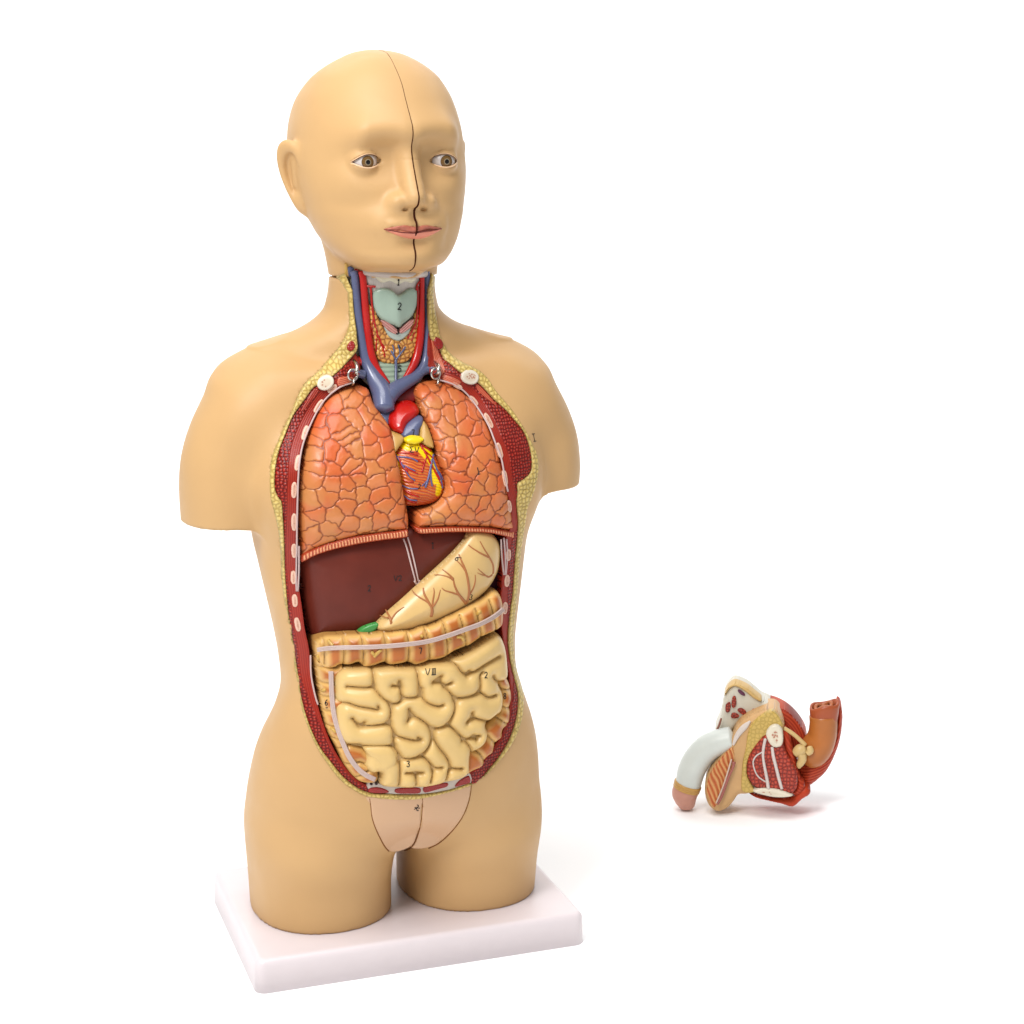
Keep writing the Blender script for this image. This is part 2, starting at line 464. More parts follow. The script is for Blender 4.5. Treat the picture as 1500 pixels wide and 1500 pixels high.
# neck and shoulder yoke
YL = [(481,400),(481.5,404),(479,423),(475,440),(466,458),(456,466),(437,476),(418,490),(408,495),(390,505),(374,514),(343,534)]
YR = [(638,400),(636,410),(637,429),(640,452),(650,467),(676,481),(706,490),(736,502),(762,513),(780,521)]
NECKB = .058
def yoke_rows():
    z = np.array([.575,.585,.595,.605,.615,.625,.635,.645,.655,.665,.678])
    b = np.interp(z, [.575,.60,.63,.65,.678], [.050,.050,.055,.057,.056])
    cyv = np.interp(z, [.575,.61,.678], [.022,.018,.010])
    zl, sl, r = support(TOR, YL); zr, sr, _ = support(TOR, YR)
    c, s = r[0], -r[1]; out = []
    for zz, b_, cc in zip(z, b, cyv):
        l = -np.interp(zz, zl, sl)-cc*s; rr = np.interp(zz, zr, sr)+cc*s
        hh = .5*(l+rr); a = np.sqrt(max(hh**2-(b_*s)**2, 1e-4))/c-np.interp(zz, [.575, .60, .63], [.010, .006, 0])
        out.append((zz, 0, cc, a, b_, b_))
    return out
YOKE = spline_rows([(.52,0,.02,.120,.045,.045),(.55,0,.022,.150,.05,.05)]+yoke_rows())
THIGH = [spline_rows([(.034,sx*cx,-.001+dy,.0712,.0815,.085),(.07,sx*(cx+.0005),-.002,.0722,.084,.09),(.10,sx*cx,-.005,.0748,.090,.094),(.13,sx*cx,-.007,.0765,.092,.096),(.17,sx*cx,-.010,.078,.094,.098)]) for sx, cx, dy in ((-1,.0785,0.),(1,.0800,.002))]
ARM = []
for sx, zb, xo in ((-1,.444,-.0035),(1,.461,-.004)):
    ARM.append(spline_rows([(zb,sx*(.163+xo),.010,.046,.058,.056),(.48,sx*(.163+xo),.009,.0465,.058,.056),(.51,sx*(.159+xo),.008,.047,.057,.055),(.54,sx*(.150+xo),.008,.046,.053,.052),
        (.565,sx*(.141+xo),.010,.042,.047,.046),(.585,sx*.136,.012,.034,.038,.038),(.60,sx*.128,.014,.024,.027,.028),(.610,sx*.120,.015,.012,.014,.014)]))
def sd_torso(X, Y, Z):
    f = slices(X, Y, Z, TRUNK, 2.25)
    lg = np.minimum(slices(X, Y, Z, THIGH[0], 2.2), slices(X, Y, Z, THIGH[1], 2.2))
    w = np.clip((.158-Z)/.054, 0, 1); w = w*w*(3-2*w)
    f = f*(1-w)+lg*w
    g = slices(X, Y, Z, YOKE, 2.0)
    f = smin(f, g, .030)
    ka = np.clip((Z-.50)/.06, 0, 1); ka = .012+.024*ka*ka*(3-2*ka)
    for T in ARM: f = smin(f, slices(X, Y, Z, T, 2.05, .0018), ka)
    # chest muscles over the front of the shoulder
    for s in (-1, 1):
        f = smin(f, ell(X, Y, Z, (s*.085, -.058, .485), (.055, .036, .055)), .035)
        f = smin(f, cap(X, Y, Z, (s*.060, -.040, .583), (s*.110, -.020, .578), .012, .011), .030)
        f = smin(f, ell(X, Y, Z, (s*.112, -.026, .550), (.045, .028, .036)), .035)   # collar bone
        f = smin(f, ell(X, Y, Z, (s*.048, .048, .135), (.055, .050, .060)), .014)
    f = smin(f, ell(X, Y, Z, (0, -.050, .132), (.036, .036, .024)), .02)
    f = np.maximum(f, .0345-Z); f = np.maximum(f, Z-.6768)
    return f
front = depth_map(sd_torso, -.22, .22, .03, .682, .002, -.17, .03)

def tz(px, off=0.0, surf=None):
    """outline points of the photograph carried onto the torso's front, as x, z"""
    return TOR.onto(np.array(px, float), surf or front, off)[:, [0, 2]]
def t3(px, off=0.0, surf=None): return TOR.onto(np.array(px, float), surf or front, off)
# ------------------------------------------------------------------ torso
def blurred(f, n):
    Y = f.Y.copy()
    for _ in range(n):
        Yp = np.pad(Y, 1, mode='edge'); Y = (Yp[:-2, 1:-1]+Yp[2:, 1:-1]+Yp[1:-1, :-2]+Yp[1:-1, 2:]+Yp[1:-1, 1:-1])/5
    gx, gz = f.grid; h = gx[1]-gx[0]
    def g(x, z):
        u = np.clip((x-gx[0])/h, 0, len(gx)-1.001); v = np.clip((z-gz[0])/h, 0, len(gz)-1.001)
        i = u.astype(int); j = v.astype(int); a = u-i; b = v-j
        return (Y[i, j]*(1-a)+Y[i+1, j]*a)*(1-b)+(Y[i, j+1]*(1-a)+Y[i+1, j+1]*a)*b
    return g
fS = blurred(front, 140)          # the gentle front the organs follow
fM = blurred(front, 3)
FO = [(509,400),(509,429),(511,458),(510,481),(500,503),(482,525),(463,546),(446,562),(435,582),(427,603),(416,625),(408,644),(398,670),(395,699),(396,728),(402,752),(408,781),(411,813),(412,843),(415,872),(421,904),(428,945),(432,980),(437,1010),(443,1042),(453,1071),(466,1098),(481,1121),(498,1142),(516,1156),(539,1167),(572,1171),(610,1171),(648,1163),(688.5,1151),(711,1136),(737,1108),(757,1076),(766,1046),(767,1020),(761,992),(754,968),(752.5,950),(752.5,922),(756,887),(760,843),(766,790),(772,748),(779,730),(784,714),(788,696),(789,680),(787,666),(780,650),(772,634),(762,618),(750,600),(738,586),(726,572),(716,556),(704,544),(690,536),(674,528),(660,518),(652,508),(644,490),(639,462),(635,429),(634,400)]
FI = [(516,390),(516.5,425),(518,450),(521,475),(523,495),(524,510),(519,519),(509,530),(490,549),(476,562),(460,567),(446,586),(430,608),(418,637),(408,663),(403,692),(403,716),(408,729),(413,737),(415,766),(417,813),(419,857),(422,892),(426.5,922),(431,951),(437,989),(441,1019),(448.5,1048),(457,1071),(469,1095),(484,1115),(501,1136),(519,1151),(540,1161),(570,1163),(617,1163),(653,1157),(685,1147),(697,1148),(716,1127),(734,1104),(748.5,1077),(757,1048),(759,1021),(756,1004),(750,980),(745.5,957),(744,928),(747,898),(751,869),(753,840),(756,804),(759,769),(757,740),(758,720),(758,708),(767,702),(777,692),(779,678),(776,656),(768,634),(754,616),(740,600),(724,586),(708,568),(696,558),(682,549),(672,544),(661,534),(650,526),(644,512),(636,502),(629,490),(627,453),(627,425),(627,390)]
PI = [(512,390),(512,430),(516,490),(521,515),(527,532),(527,548),(516,562),(499,567),(480,582),(466,601),(454,625),(444,651),(439,675),(437,699),(435.5,728),(434.5,776),(434.5,799),(438,857),(443,892),(447,922),(453,951),(457,989),(461,1010),(466,1033),(473,1057),(484,1086),(498,1112),(516,1136),(533,1148),(545,1150),(560,1152),(587,1153),(630,1152),(655,1146),(672,1139),(688,1132),(707,1112),(728,1089),(743,1057),(747,1027),(747,998),(743,969),(738,942),(735,916),(734,881),(736,843),(738,800),(747,776),(749,750),(743,720),(738,696),(734,670),(726,650),(716,624),(704,604),(690,584),(676,570),(662,562),(650,558),(638,553),(628,540),(627,500),(632,453),(632,425),(632,390)]
foz = smooth_poly(tz(FO), 3); fiz = smooth_poly(tz(FI), 3); piz = smooth_poly(tz(PI), 3)
# distance grid of the opening, for cutting it out of the shell
_gx = np.arange(-.2, .2, .002); _gz = np.arange(.05, .70, .002); _X, _Z = np.meshgrid(_gx, _gz, indexing='ij')
_cut = sdist(_X, _Z, foz)
def cutd(x, z):
    u = np.clip((x-_gx[0])/.002, 0, len(_gx)-1.001); v = np.clip((z-_gz[0])/.002, 0, len(_gz)-1.001)
    i = u.astype(int); j = v.astype(int); a = u-i; b = v-j
    return (_cut[i, j]*(1-a)+_cut[i+1, j]*a)*(1-b)+(_cut[i, j+1]*(1-a)+_cut[i+1, j+1]*a)*b
def sd_shell(X, Y, Z):
    f = sd_torso(X, Y, Z)
    prism = np.maximum(-(cutd(X, Z)-.0022), Y-(fM(X, Z)+.06))
    prism = np.maximum(prism, Y-.045)
    return np.maximum(f, -prism)
SKIN = material('skin_plastic', srgb(SKINC), rough=.47, spec=.26, var=.02, vscale=14, bump=.05, bscale=900)
torso = thing('anatomical_torso', 'open armless tan plastic torso showing its cut fat and red muscle, on a white base', 'anatomical model', (0, 0, 0))
V, F = surface_nets(sd_shell, (-.23, -.16, .03), (.23, .16, .68), .0026)
SHELL = mk('body_shell', V, F, SKIN, torso)

# base plate
def rbox(name, W, D, H, r, mat, parent, draft=.0):
    N = 8; ang = [(0, 1, 1), (90, -1, 1), (180, -1, -1), (270, 1, -1)]
    rc = .010; rings = []
    for k in range(-1, N+1):
        if k < 0: ins, z = -.0008, 0.0
        else:
            t = k/N*math.pi/2; ins = r*(1-math.cos(t)); z = H-r+r*math.sin(t)
        ring = []
        for a0, sx, sy in ang:
            for q in range(7):
                a = math.radians(a0+90*q/6); R_ = max(rc-ins, .001)
                ring.append((sx*(W/2-rc)+R_*math.cos(a), sy*(D/2-rc)+R_*math.sin(a), z))
        rings.append(ring)
    V = [p for rg in rings for p in rg]; n = len(rings[0]); F = []
    for i in range(len(rings)-1):
        for j in range(n): F.append((i*n+j, i*n+(j+1) % n, (i+1)*n+(j+1) % n, (i+1)*n+j))
    F.append(tuple(range((len(rings)-1)*n, len(rings)*n))); F.append(tuple(reversed(range(n))))
    o = mk(name, V, F, mat, parent); return o
BASE = material('base_plastic', srgb('d3c9cb'), rough=.34, spec=.4, var=.01, rv=.03)
b_ = rbox('base', .340, .238, .034, .007, BASE, torso)

FATM = material('fat_layer', None, rough=.38, var=.05)
MUSM = material('muscle_layer', None, rough=.33, spec=.25, var=.05)
def fat_d(x, z, d):
    f1, e, r = voronoi(x, z, .0044, .75, 1)
    s = np.clip(d/.0022, 0, 1); s = s*s*(3-2*s)
    return .0013*s*np.sqrt(np.clip(e/.0017, 0, 1))*(.7+.5*r)+.0004
def fat_c(x, z, d):
    f1, e, r = voronoi(x, z, .0044, .75, 1)
    t = np.clip(e/.0011, 0, 1)[:, None]
    c = srgb('9c7f3c')*(1-t)+srgb('cdb46a')*(.93+.14*r[:, None])*t
    t = np.clip((d-.0006)/.0004, 0, 1)[:, None]
    return srgb('a08b52')*(1-t)+c*t
relief('fat_layer', FATM, foz, lambda x, z: fM(x, z)-.0013, torso, holes=[fiz], R=.0013, drop=.0016, depth=.008, h=.0007, disp=fat_d, color=fat_c)
def pid(x, z): return -sdist(x, z, piz)
def mus_mask(x, z, d):
    q = pid(x, z); lim = np.interp(z, [.14, .20, .26, .30, .55], [.0030, .0018, .0030, .0085, .0085])
    return np.clip((q-lim)/.0008, 0, 1)
def mus_d(x, z, d):
    q = mus_mask(x, z, d); f1, e, r = voronoi(x, z, .0031, .55, 3)
    return q*.0010*np.sqrt(np.clip(e/.0012, 0, 1))+(1-q)*.0003*np.sin(pid(x, z)*3600)
def mus_c(x, z, d):
    q = mus_mask(x, z, d)[:, None]; f1, e, r = voronoi(x, z, .0031, .55, 3)
    t = np.clip(e/.0010, 0, 1)[:, None]; t2 = np.clip((.00075-f1)/.0006, 0, 1)[:, None]
    c = srgb('450503')*(1-t)+srgb('921d12')*(.85+.4*r[:, None])*t
    c = c*(1-.55*t2)+srgb('c46650')*.55*t2
    s = (.5+.5*np.sin(pid(x, z)*3600))[:, None]
    k = srgb('7c170d')*(1-s)+srgb('9c2e1c')*s
    return c*q+k*(1-q)
relief('muscle_layer', MUSM, fiz, lambda x, z: fM(x, z)+.0004, torso, holes=[piz], R=.0010, drop=.0008, depth=.045, h=.0006, disp=mus_d, color=mus_c)
CAVM = material('cavity_lining', srgb('4a120c'), rough=.5, var=.1)
relief('cavity_lining', CAVM, smooth_poly(tz([(x, y) for x, y in PI if y > 520]), 2), lambda x, z: fS(x, z)+.034, torso, R=.001, drop=.001, depth=.01, h=.004)

# ribs and collar bones in the cut
BONE = material('bone_section', None, rough=.4, spec=.5, var=.03)
def oval(c, rx, ry, ang, n=20, p=2.6):
    t = np.arange(n)*2*math.pi/n; a = math.radians(ang)
    x = rx*np.sign(np.cos(t))*np.abs(np.cos(t))**(2/p); y = ry*np.sign(np.sin(t))*np.abs(np.sin(t))**(2/p)
    return np.stack([c[0]+x*math.cos(a)-y*math.sin(a), c[1]+x*math.sin(a)+y*math.cos(a)], -1)
def bone_c(core, edge, w, cell=.0016, thr=.55):
    def f(x, z, d):
        f1, e, r = voronoi(x, z, cell, .9, 5)
        t = np.clip((d-w)/.0004, 0, 1)[:, None]
        k = (r > thr)[:, None]
        return srgb(edge)*(1-t)+np.where(k & (f1 < cell*.42)[:, None], srgb('a5705a'), srgb(core))*t
    return f
for c, ry, a in [((487,569.5),8.5,50),((467,595),11.5,33),((447,634),11.5,17),((436,678),12,9),((431,718),12,3),((431,765),13,0),((431,807),10.5,-2),((430,846),10,-2),((432,880),9.5,-5),((436,915),10.5,-12)]:
    relief('rib_section', BONE, tz(oval(c, 4.3, ry, a)), lambda x, z: fM(x, z)-.0006, torso, R=.0010, drop=.0010, depth=.004, h=.0005, color=bone_c('b98a74', 'd2ab94', .0013))
for c, ry, a in [((669.6,565),9,-58),((694,587),9,-42),((716,616),12.5,-27),((732,660),12,-15),((740,701),12,-7),((746,742),9,-5),((745,813),9,3),((743,851),9,5),((740,891),9,6)]:
    relief('rib_section', BONE, tz(oval(c, 3.8, ry, a)), lambda x, z: fM(x, z)-.0006, torso, R=.0010, drop=.0010, depth=.004, h=.0005, color=bone_c('b98a74', 'd2ab94', .0013))
for c, a in (((476,560), -35), ((687.5,552), 15)):
    relief('collar_bone_section', BONE, tz(oval(c, 13, 10.8, a, p=2.1)), lambda x, z: fM(x, z)-.0036, torso, R=.0016, drop=.0012, depth=.008, h=.0005, color=bone_c('c9b9a2', 'cfc4b2', .0028, .0020, .55))
# small muscle sections in the neck fat
MSEC = material('small_muscle_section', srgb('8e1a14'), rough=.3, coat=.3)
for P in ([(511,500),(517,500),(519,506),(517,512),(511,514),(507,509)],[(636,494),(643,495),(648,502),(647,509),(641,511),(635,504)]):
    relief('neck_muscle_section', MSEC, smooth_poly(tz(P), 3), lambda x, z: fM(x, z)-.0032, torso, R=.001, drop=.001, depth=.004, h=.0005, disp=lambda x, z, d: .0007*np.sqrt(np.clip(voronoi(x, z, .0025, .6, 8)[1]/.001, 0, 1)))
# pleura lines
PLEU = material('pleura_white', srgb('b9a09c'), rough=.3, var=.03)
pl_l = [(516,561),(499,566.5),(480,581),(466,600),(454,624),(444,650),(439,675),(437,699),(436,728),(435,776),(435,815)]
pl_r = [(645,557),(662,562),(676,570),(690,584),(704,604),(716,624),(726,650),(734,670),(739,696),(744,720)]
tube('pleura_line', [t3(pl_l, -.0004, fM), t3(pl_r, -.0004, fM)], [.0009, .0009], PLEU, torso, n=8, sub=3, many=True)
st = [[(435,770),(434.5,815),(434,850),(434.5,866)],[(438,800),(438,835),(436.5,866)],[(734,790),(735,815),(738,842)],[(738,788),(740,815),(740,842)],[(742,790),(743,815),(741,842)],[(455,960),(456,990),(462,1020),(466,1032)]]
tube('costal_pleura_strand', [t3(p, .0002, fM) for p in st], [.0009]*6, PLEU, torso, n=8, sub=3, many=True)
# intercostal fibres near the collar bones and the strap muscles of the neck
FIB = material('muscle_fibre', None, rough=.3, coat=.3, var=.1)
def fib(name, P, dirpx, off, a='9c2f1e', b='d47a58', per=.0016, parent=torso, hh=.0006):
    Pz = tz(P, off); d = tz([dirpx[0], dirpx[1]], off); v = (d[1]-d[0])/np.linalg.norm(d[1]-d[0]); nrm = np.array([-v[1], v[0]])
    ph = lambda x, z: np.sin((x*nrm[0]+z*nrm[1])*2*math.pi/per)
    relief(name, FIB, smooth_poly(Pz, 2), lambda x, z: fM(x, z)+off, parent, R=.0012, drop=.001, depth=.006, h=.0005, disp=lambda x, z, d: hh*.5*(ph(x, z)+1),
           color=lambda x, z, d: srgb(a)*(1-(.5+.5*ph(x, z))[:, None])+srgb(b)*(.5+.5*ph(x, z))[:, None])
fib('strap_muscle', [(632,498),(639,505),(648,528),(652,546),(640,546),(635,520)], ((633,500),(646,540)), -.0006)
fib('intercostal_muscle', [(496,553),(512,552),(524,556),(512,562),(496,566)], ((496,562),(520,555)), -.0004)
fib('intercostal_muscle', [(648,549),(664,553),(676,560),(668,566),(652,561)], ((648,552),(672,563)), -.0004)
fib('chest_muscle_fibres', [(460,569),(468,573),(455,590),(445,602),(441,602),(450,584)], ((464,570),(434,618)), -.0006, '6e110b', 'a83a26')
fib('chest_muscle_fibres', [(697,561),(706,568),(722,586),(730,596),(718,588),(700,572)], ((697,562),(726,592)), -.0006, '8c2416', 'c9684a')

# pubic plates
PUB = material('pubic_plate_plastic', srgb(PUBC), rough=.42, spec=.45, var=.02, vscale=14)
PL = [(540.5,1166),(543,1180),(545,1197),(550,1213),(557,1228),(563,1239),(570,1247),(583,1248),(593,1245),(601,1241),(608,1233),(613,1218),(617,1197),(618.3,1180),(618,1166)]
PR = [(618.8,1166),(619.2,1180),(618,1197),(614,1218),(609,1233),(603,1241.5),(612,1244),(628,1242),(643,1235),(657,1223),(670,1208),(680,1192),(687,1173),(690,1155),(688,1150),(648,1161)]
def pubs(x, z):
    f = fS(x, z)
    t = np.clip((.150-z)/.065, 0, 1)
    m = -.096+.9*x*x/.06+.25*np.maximum(.11-z, 0)
    return np.minimum(fM(x, z), 1)*(1-t)+np.minimum(np.minimum(f, fM(x, z)), m)*t-.0012
pub = thing('pubic_insert', 'left half of the pinkish insert between the tan thighs, marked with a small sign', 'anatomical insert', (0, -.09, .09), group='pubic inserts')
PUBO = relief('front_plate', PUB, smooth_poly(tz(PL, 0, pubs), 3), pubs, pub, R=.0022, drop=.0016, depth=.030, h=.0010)
pub2 = thing('pubic_insert', 'right half of the pinkish insert, curving out over the right thigh', 'anatomical insert', (.03, -.09, .09), group='pubic inserts')
PUBO2 = relief('front_plate', PUB, smooth_poly(tz(PR, 0, pubs), 3), pubs, pub2, R=.0022, drop=.0016, depth=.030, h=.0010)
SEAMP = material('plate_seam', srgb('7d5230'), rough=.8, spec=.1, var=0)
for P_, root_ in (([(540.5,1163),(543,1180),(545,1197),(550,1213),(557,1228),(563,1239),(569.5,1246.5)], pub), ([(618.5,1163),(618.8,1180),(617.6,1197),(613.6,1218),(608.5,1233),(602,1242),(593,1246)], pub), ([(690,1147),(690,1156),(687,1173),(680,1192),(670,1208),(657,1223),(643,1235),(628,1242.5)], pub2)):
    q = cast(smooth_poly(P_, 4, False), [PUBO, PUBO2, SHELL], -.0001)
    tube('plate_seam', q, np.linspace(.0004, .0008, len(q)), SEAMP, root_, n=6, sub=1)  # brown seam line, thickened downward to draw in the gap's shadow
# bottom section band
WSEC = material('fascia_section', srgb('b9ada2'), rough=.4, var=.05)
bs_ = lambda x, z: fM(x, z)-.0010
relief('fascia_section', WSEC, smooth_poly(tz([(539,1145),(553,1146),(563,1150),(587,1152),(617,1150),(630,1145),(653,1144),(668,1139),(683,1131),(689,1134),(690,1146),(670,1153),(653,1158),(617,1163),(587,1163),(570,1162.5),(540,1157)]), 2), bs_, torso, R=.001, drop=.0008, depth=.006, h=.0006)
for P in ([(541,1154),(552,1152.5),(563,1155),(569.5,1160),(556,1161.5),(541,1160)],[(579,1155),(596,1153),(614,1153.5),(614.5,1161),(598,1162),(580,1161)],[(620,1152.5),(634,1148.5),(652,1146),(656,1147.5),(654,1152),(640,1156),(622,1160.5)],[(666,1150),(672,1143),(684,1136),(688,1138),(688,1146),(678,1149),(668,1152)]):
    relief('abdominal_muscle_section', MSEC, smooth_poly(tz(P), 3), lambda x, z: fM(x, z)-.0018, torso, R=.001, drop=.001, depth=.004, h=.0005, disp=lambda x, z, d: .0006*np.sqrt(np.clip(voronoi(x, z, .002, .6, 8)[1]/.001, 0, 1)))
DOT = material('dark_vessel_section', srgb('2c0c12'), rough=.3)
for c, r in (((543.3,1147.5),2.1),((550.5,1147.3),2.0),((677.5,1136),1.3),((683,1132.5),1.7)):
    relief('vessel_section', DOT, tz(oval(c, r, r, 0, p=2)), lambda x, z: fM(x, z)-.0024, torso, R=.0005, drop=.0005, depth=.003, h=.0004)

# ------------------------------------------------------------------ neck contents
NECKP = material('neck_connective_tissue', srgb('a8a89a'), rough=.4, var=.08)
fN = fM
NCO = relief('neck_connective_tissue', NECKP, tz([(514,392),(630,392),(630,540),(612,566),(560,580),(535,560),(520,520)], .012, fN), lambda x, z: fN(x, z)+.012, torso, R=.001, drop=.001, depth=.01, h=.002)
BLUE = material('vein_blue', srgb('545a78'), rough=.28, spec=.5, coat=.3, var=.04)
RED = material('artery_red', srgb('b01008'), rough=.25, spec=.5, coat=.3, var=.06)
DRED = material('deep_red', srgb('6e0d0a'), rough=.35, coat=.2, var=.1)
def vt(name, px, r, mat, off, parent=torso, surf=None, **k):
    return tube(name, t3(px, off, surf or fN), np.array(r)/1000, mat, parent, **k)
vt('large_vein', [(518.5,398),(520,406),(523,440),(526.5,475),(531,505),(537,530),(547,552),(558,571),(562,586),(563,600)], [3.9,3.9,4.2,4.4,4.8,5.6,7.6,10,10.5,9.5], BLUE, .006, n=20)
vt('large_vein', [(625,398),(625.5,406),(626,453),(626,483),(625.5,512),(622,534),(611,550),(592,562),(577,572),(566,584)], [3.0,3.0,3.2,3.6,4.2,5.0,5.6,6.5,8,9], BLUE, .006, n=20)
vt('subclavian_vein', [(494,547),(506,545.5),(520,546),(534,549)], [3.2,3.4,3.8,4.5], BLUE, .005, n=16)
vt('subclavian_vein', [(671,551),(660,546),(646,543.5),(628,541),(616,546)], [3.0,3.4,3.8,4.2,4.5], BLUE, .005, n=16)
vt('subclavian_artery', [(500,538),(510,531),(520,528),(531,530)], [3.0,3.6,4.5,4.5], RED, .008, n=16)
vt('subclavian_artery', [(669,545),(660,538),(650,533),(640,532)], [2.4,3.4,4.2,4], RED, .006, n=16)
vt('carotid_artery', [(529,398),(532,409),(535.5,453),(539,490),(543.5,519),(551,540),(561,555),(569,563)], [3.3,3.4,3.6,3.8,4.2,4.4,4.2,2.5], RED, .0055, n=16)
vt('carotid_artery', [(617.5,398),(618,406),(617.5,439),(617,468),(615,497),(609.5,525),(601,543),(593,554)], [2.4,2.5,2.8,3.4,4.0,4.2,3.6,2.4], RED, .0055, n=16)
TART = material('thin_artery', srgb('a5140c'), rough=.3, coat=.3)
fn6 = lambda px: t3(px, .0055, fN)
tube('thyroid_artery', [fn6(p) for p in ([(536,419),(544,419.5),(550,420)],[(543,419),(543.8,430),(545,446),(548,468),(553,489),(559,504),(563.5,523)],[(553,489),(551.5,500),(551,514)],[(556,497),(562,507),(566,514)],[(615,412),(611,418),(610,425)],[(612,419),(612,446),(610,468),(604,484),(597,496)],[(610,468),(607,488),(602,500)],[(547,465),(545,480),(547,495)])], [.0011,.0011,.0008,.0007,.0010,.0009,.0007,.0006], TART, torso, n=8, sub=4, many=True)
HYO = material('hyoid_tissue', None, rough=.35, var=.04)
def hyc(x, z, d):
    s = .5+.5*np.sin(x*4200+3*vnoise(x, z, 500)); return srgb('bdb5ad')*(.85+.2*s[:, None])
HYMO = relief('hyoid_membrane', HYO, smooth_poly(tz([(537,398),(617,398),(615,420),(610,436),(590,440),(566,440),(545,436),(539,420)], .009, fN), 2), lambda x, z: fN(x, z)+.0075, torso, R=.004, drop=.003, depth=.008, h=.0006, disp=lambda x, z, d: .0002*np.sin(x*4200), color=hyc)
HYB = material('hyoid_bone', srgb('c9c3ab'), rough=.35, var=.03)
HYBO = relief('hyoid_bone', HYB, smooth_poly(tz([(548,398),(612,398),(610,409),(603,415),(594,412.5),(583,417),(572,412),(560,414.5),(551,408)], .007, fN), 3), lambda x, z: fN(x, z)+.0050, torso, R=.004, drop=.003, depth=.008, h=.0006)
CART = material('larynx_cartilage', srgb('93a797'), rough=.3, spec=.5, coat=.15, var=.04)
cart = smooth_poly(tz([(546,432),(549,426),(557,422.5),(568,422.5),(576,427),(582,432.5),(590,429),(598,423),(606,422.5),(611,428),(610.5,446),(606,459),(601,466),(590,474),(584,479),(577,476),(567,473),(558,467),(550,456),(546.5,445)], .006, fN), 3)
crs = lambda x, z: fN(x, z)+.0035-.0035*np.exp(-((x-cx0)/.007)**2)
cx0 = t3([(581,450)], .006, fN)[0, 0]
LARO = relief('larynx_cartilage', CART, cart, crs, torso, R=.006, drop=.003, depth=.01, h=.0006)
THY = material('thyroid_gland', None, rough=.3, coat=.2, var=.05)
def thd(x, z, d): 
    f1, e, r = voronoi(x, z, .0048, .8, 9); return .0016*np.sqrt(np.clip(e/.002, 0, 1))
def thc(x, z, d):
    f1, e, r = voronoi(x, z, .0048, .8, 9); t = np.clip(e/.0012, 0, 1)[:, None]
    return srgb('8f4b1c')*(1-t)+(srgb('c98d45')*(1-r[:, None]*.6)+srgb('d9a95a')*r[:, None]*.6)*t
THYO = relief('thyroid_gland', THY, smooth_poly(tz([(538,448),(543,447),(549,452),(553,464),(560,475),(566,486),(575,492),(583,498),(590,494),(597,487),(604,474),(608,458),(611,450),(614,470),(612,500),(604,522),(592,531),(583,533),(566,532),(554,527),(547,510),(541,480)], .008, fN), 2), lambda x, z: fN(x, z)+.0062, torso, R=.005, drop=.003, depth=.008, h=.0006, disp=thd, color=thc)
CRI = material('cricoid_tissue', srgb('a9b3a8'), rough=.3, var=.05)
CRIO = relief('cricoid_cartilage', CRI, smooth_poly(tz([(563,478),(570,483),(581,487),(594,483),(601,479),(598,488),(590,496),(582,499),(573,496),(566,489)], .007, fN), 3), lambda x, z: fN(x, z)+.0042, torso, R=.002, drop=.0015, depth=.008, h=.0006)
for P, dd in (([(559,470),(568,472),(582,483),(581,490),(568,484)], ((560,471),(581,487))), ([(586,483),(598,472),(607,468),(602,480),(588,489)], ((587,487),(605,471)))):
    fib('cricothyroid_muscle', P, dd, .0035, 'a2605a', 'd09a90', .0022)
TRA = material('trachea_rings', None, rough=.3, var=.04)
TRAO = relief('trachea', TRA, smooth_poly(tz([(554,529),(583,532),(609,528),(606,545),(596,560),(582,568),(568,562),(558,548)], .008, fN), 2), lambda x, z: fN(x, z)+.0075, torso, R=.004, drop=.003, depth=.01, h=.0006,
       disp=lambda x, z, d: .0008*np.abs(np.sin(z*700)), color=lambda x, z, d: srgb('8fa08c')*(.75+.3*np.abs(np.sin(z*700))[:, None]))
tube('thyroid_vein', [t3(p, .0045, fN) for p in ([(582,562),(580,556),(580,540),(580,527)],[(580,527),(576,520),(573,514)],[(576,520),(577,512),(575,506)],[(580,527),(586,519),(590,514),(594,508)],[(586,519),(585,512),(583,505)])], [.0014,.0009,.0007,.0009,.0006], BLUE, torso, n=8, sub=4, many=True)

# eye screws that hold the lungs
METAL = material('steel_wire', (.55,.52,.47), rough=.22, metal=1.0, var=.05)
for rc_, pin, hk in (((516.7,549.3), (521.7,529,547), (518.7,556,567)), ((638.3,547), (641.3,531,548), (642,557,564.5))):
    c = t3([rc_], -.007, fM)[0]; t = np.arange(16)*2*math.pi/16
    ring = np.stack([c[0]+.0050*np.cos(t), c[1]+.0016*np.cos(t), c[2]+.0054*np.sin(t)], -1)
    r1 = tube('hook_ring', ring, .0011, METAL, torso, n=10, sub=3, closed=True)
    a = t3([(pin[0], pin[1]), (pin[0]+.6, pin[1]+5), (pin[0]+.6, pin[2]-2), (pin[0]-1.5, pin[2]+2)], -.0095, fM); a[0, 1] += .012; a[-1, 1] += .008
    tube('hook_pin', a, [.0014,.0018,.0018,.0012], METAL, r1, n=12, sub=4)
    b = t3([(hk[0]+3, hk[1]-3), (hk[0], hk[1]), (hk[0]-.8, hk[1]+5), (hk[0], hk[2])], -.0085, fM); b[0, 1] += .002; b[-1, 1] += .009
    tube('hook_tail', b, [.0009,.0011,.0011,.0008], METAL, r1, n=10, sub=4)

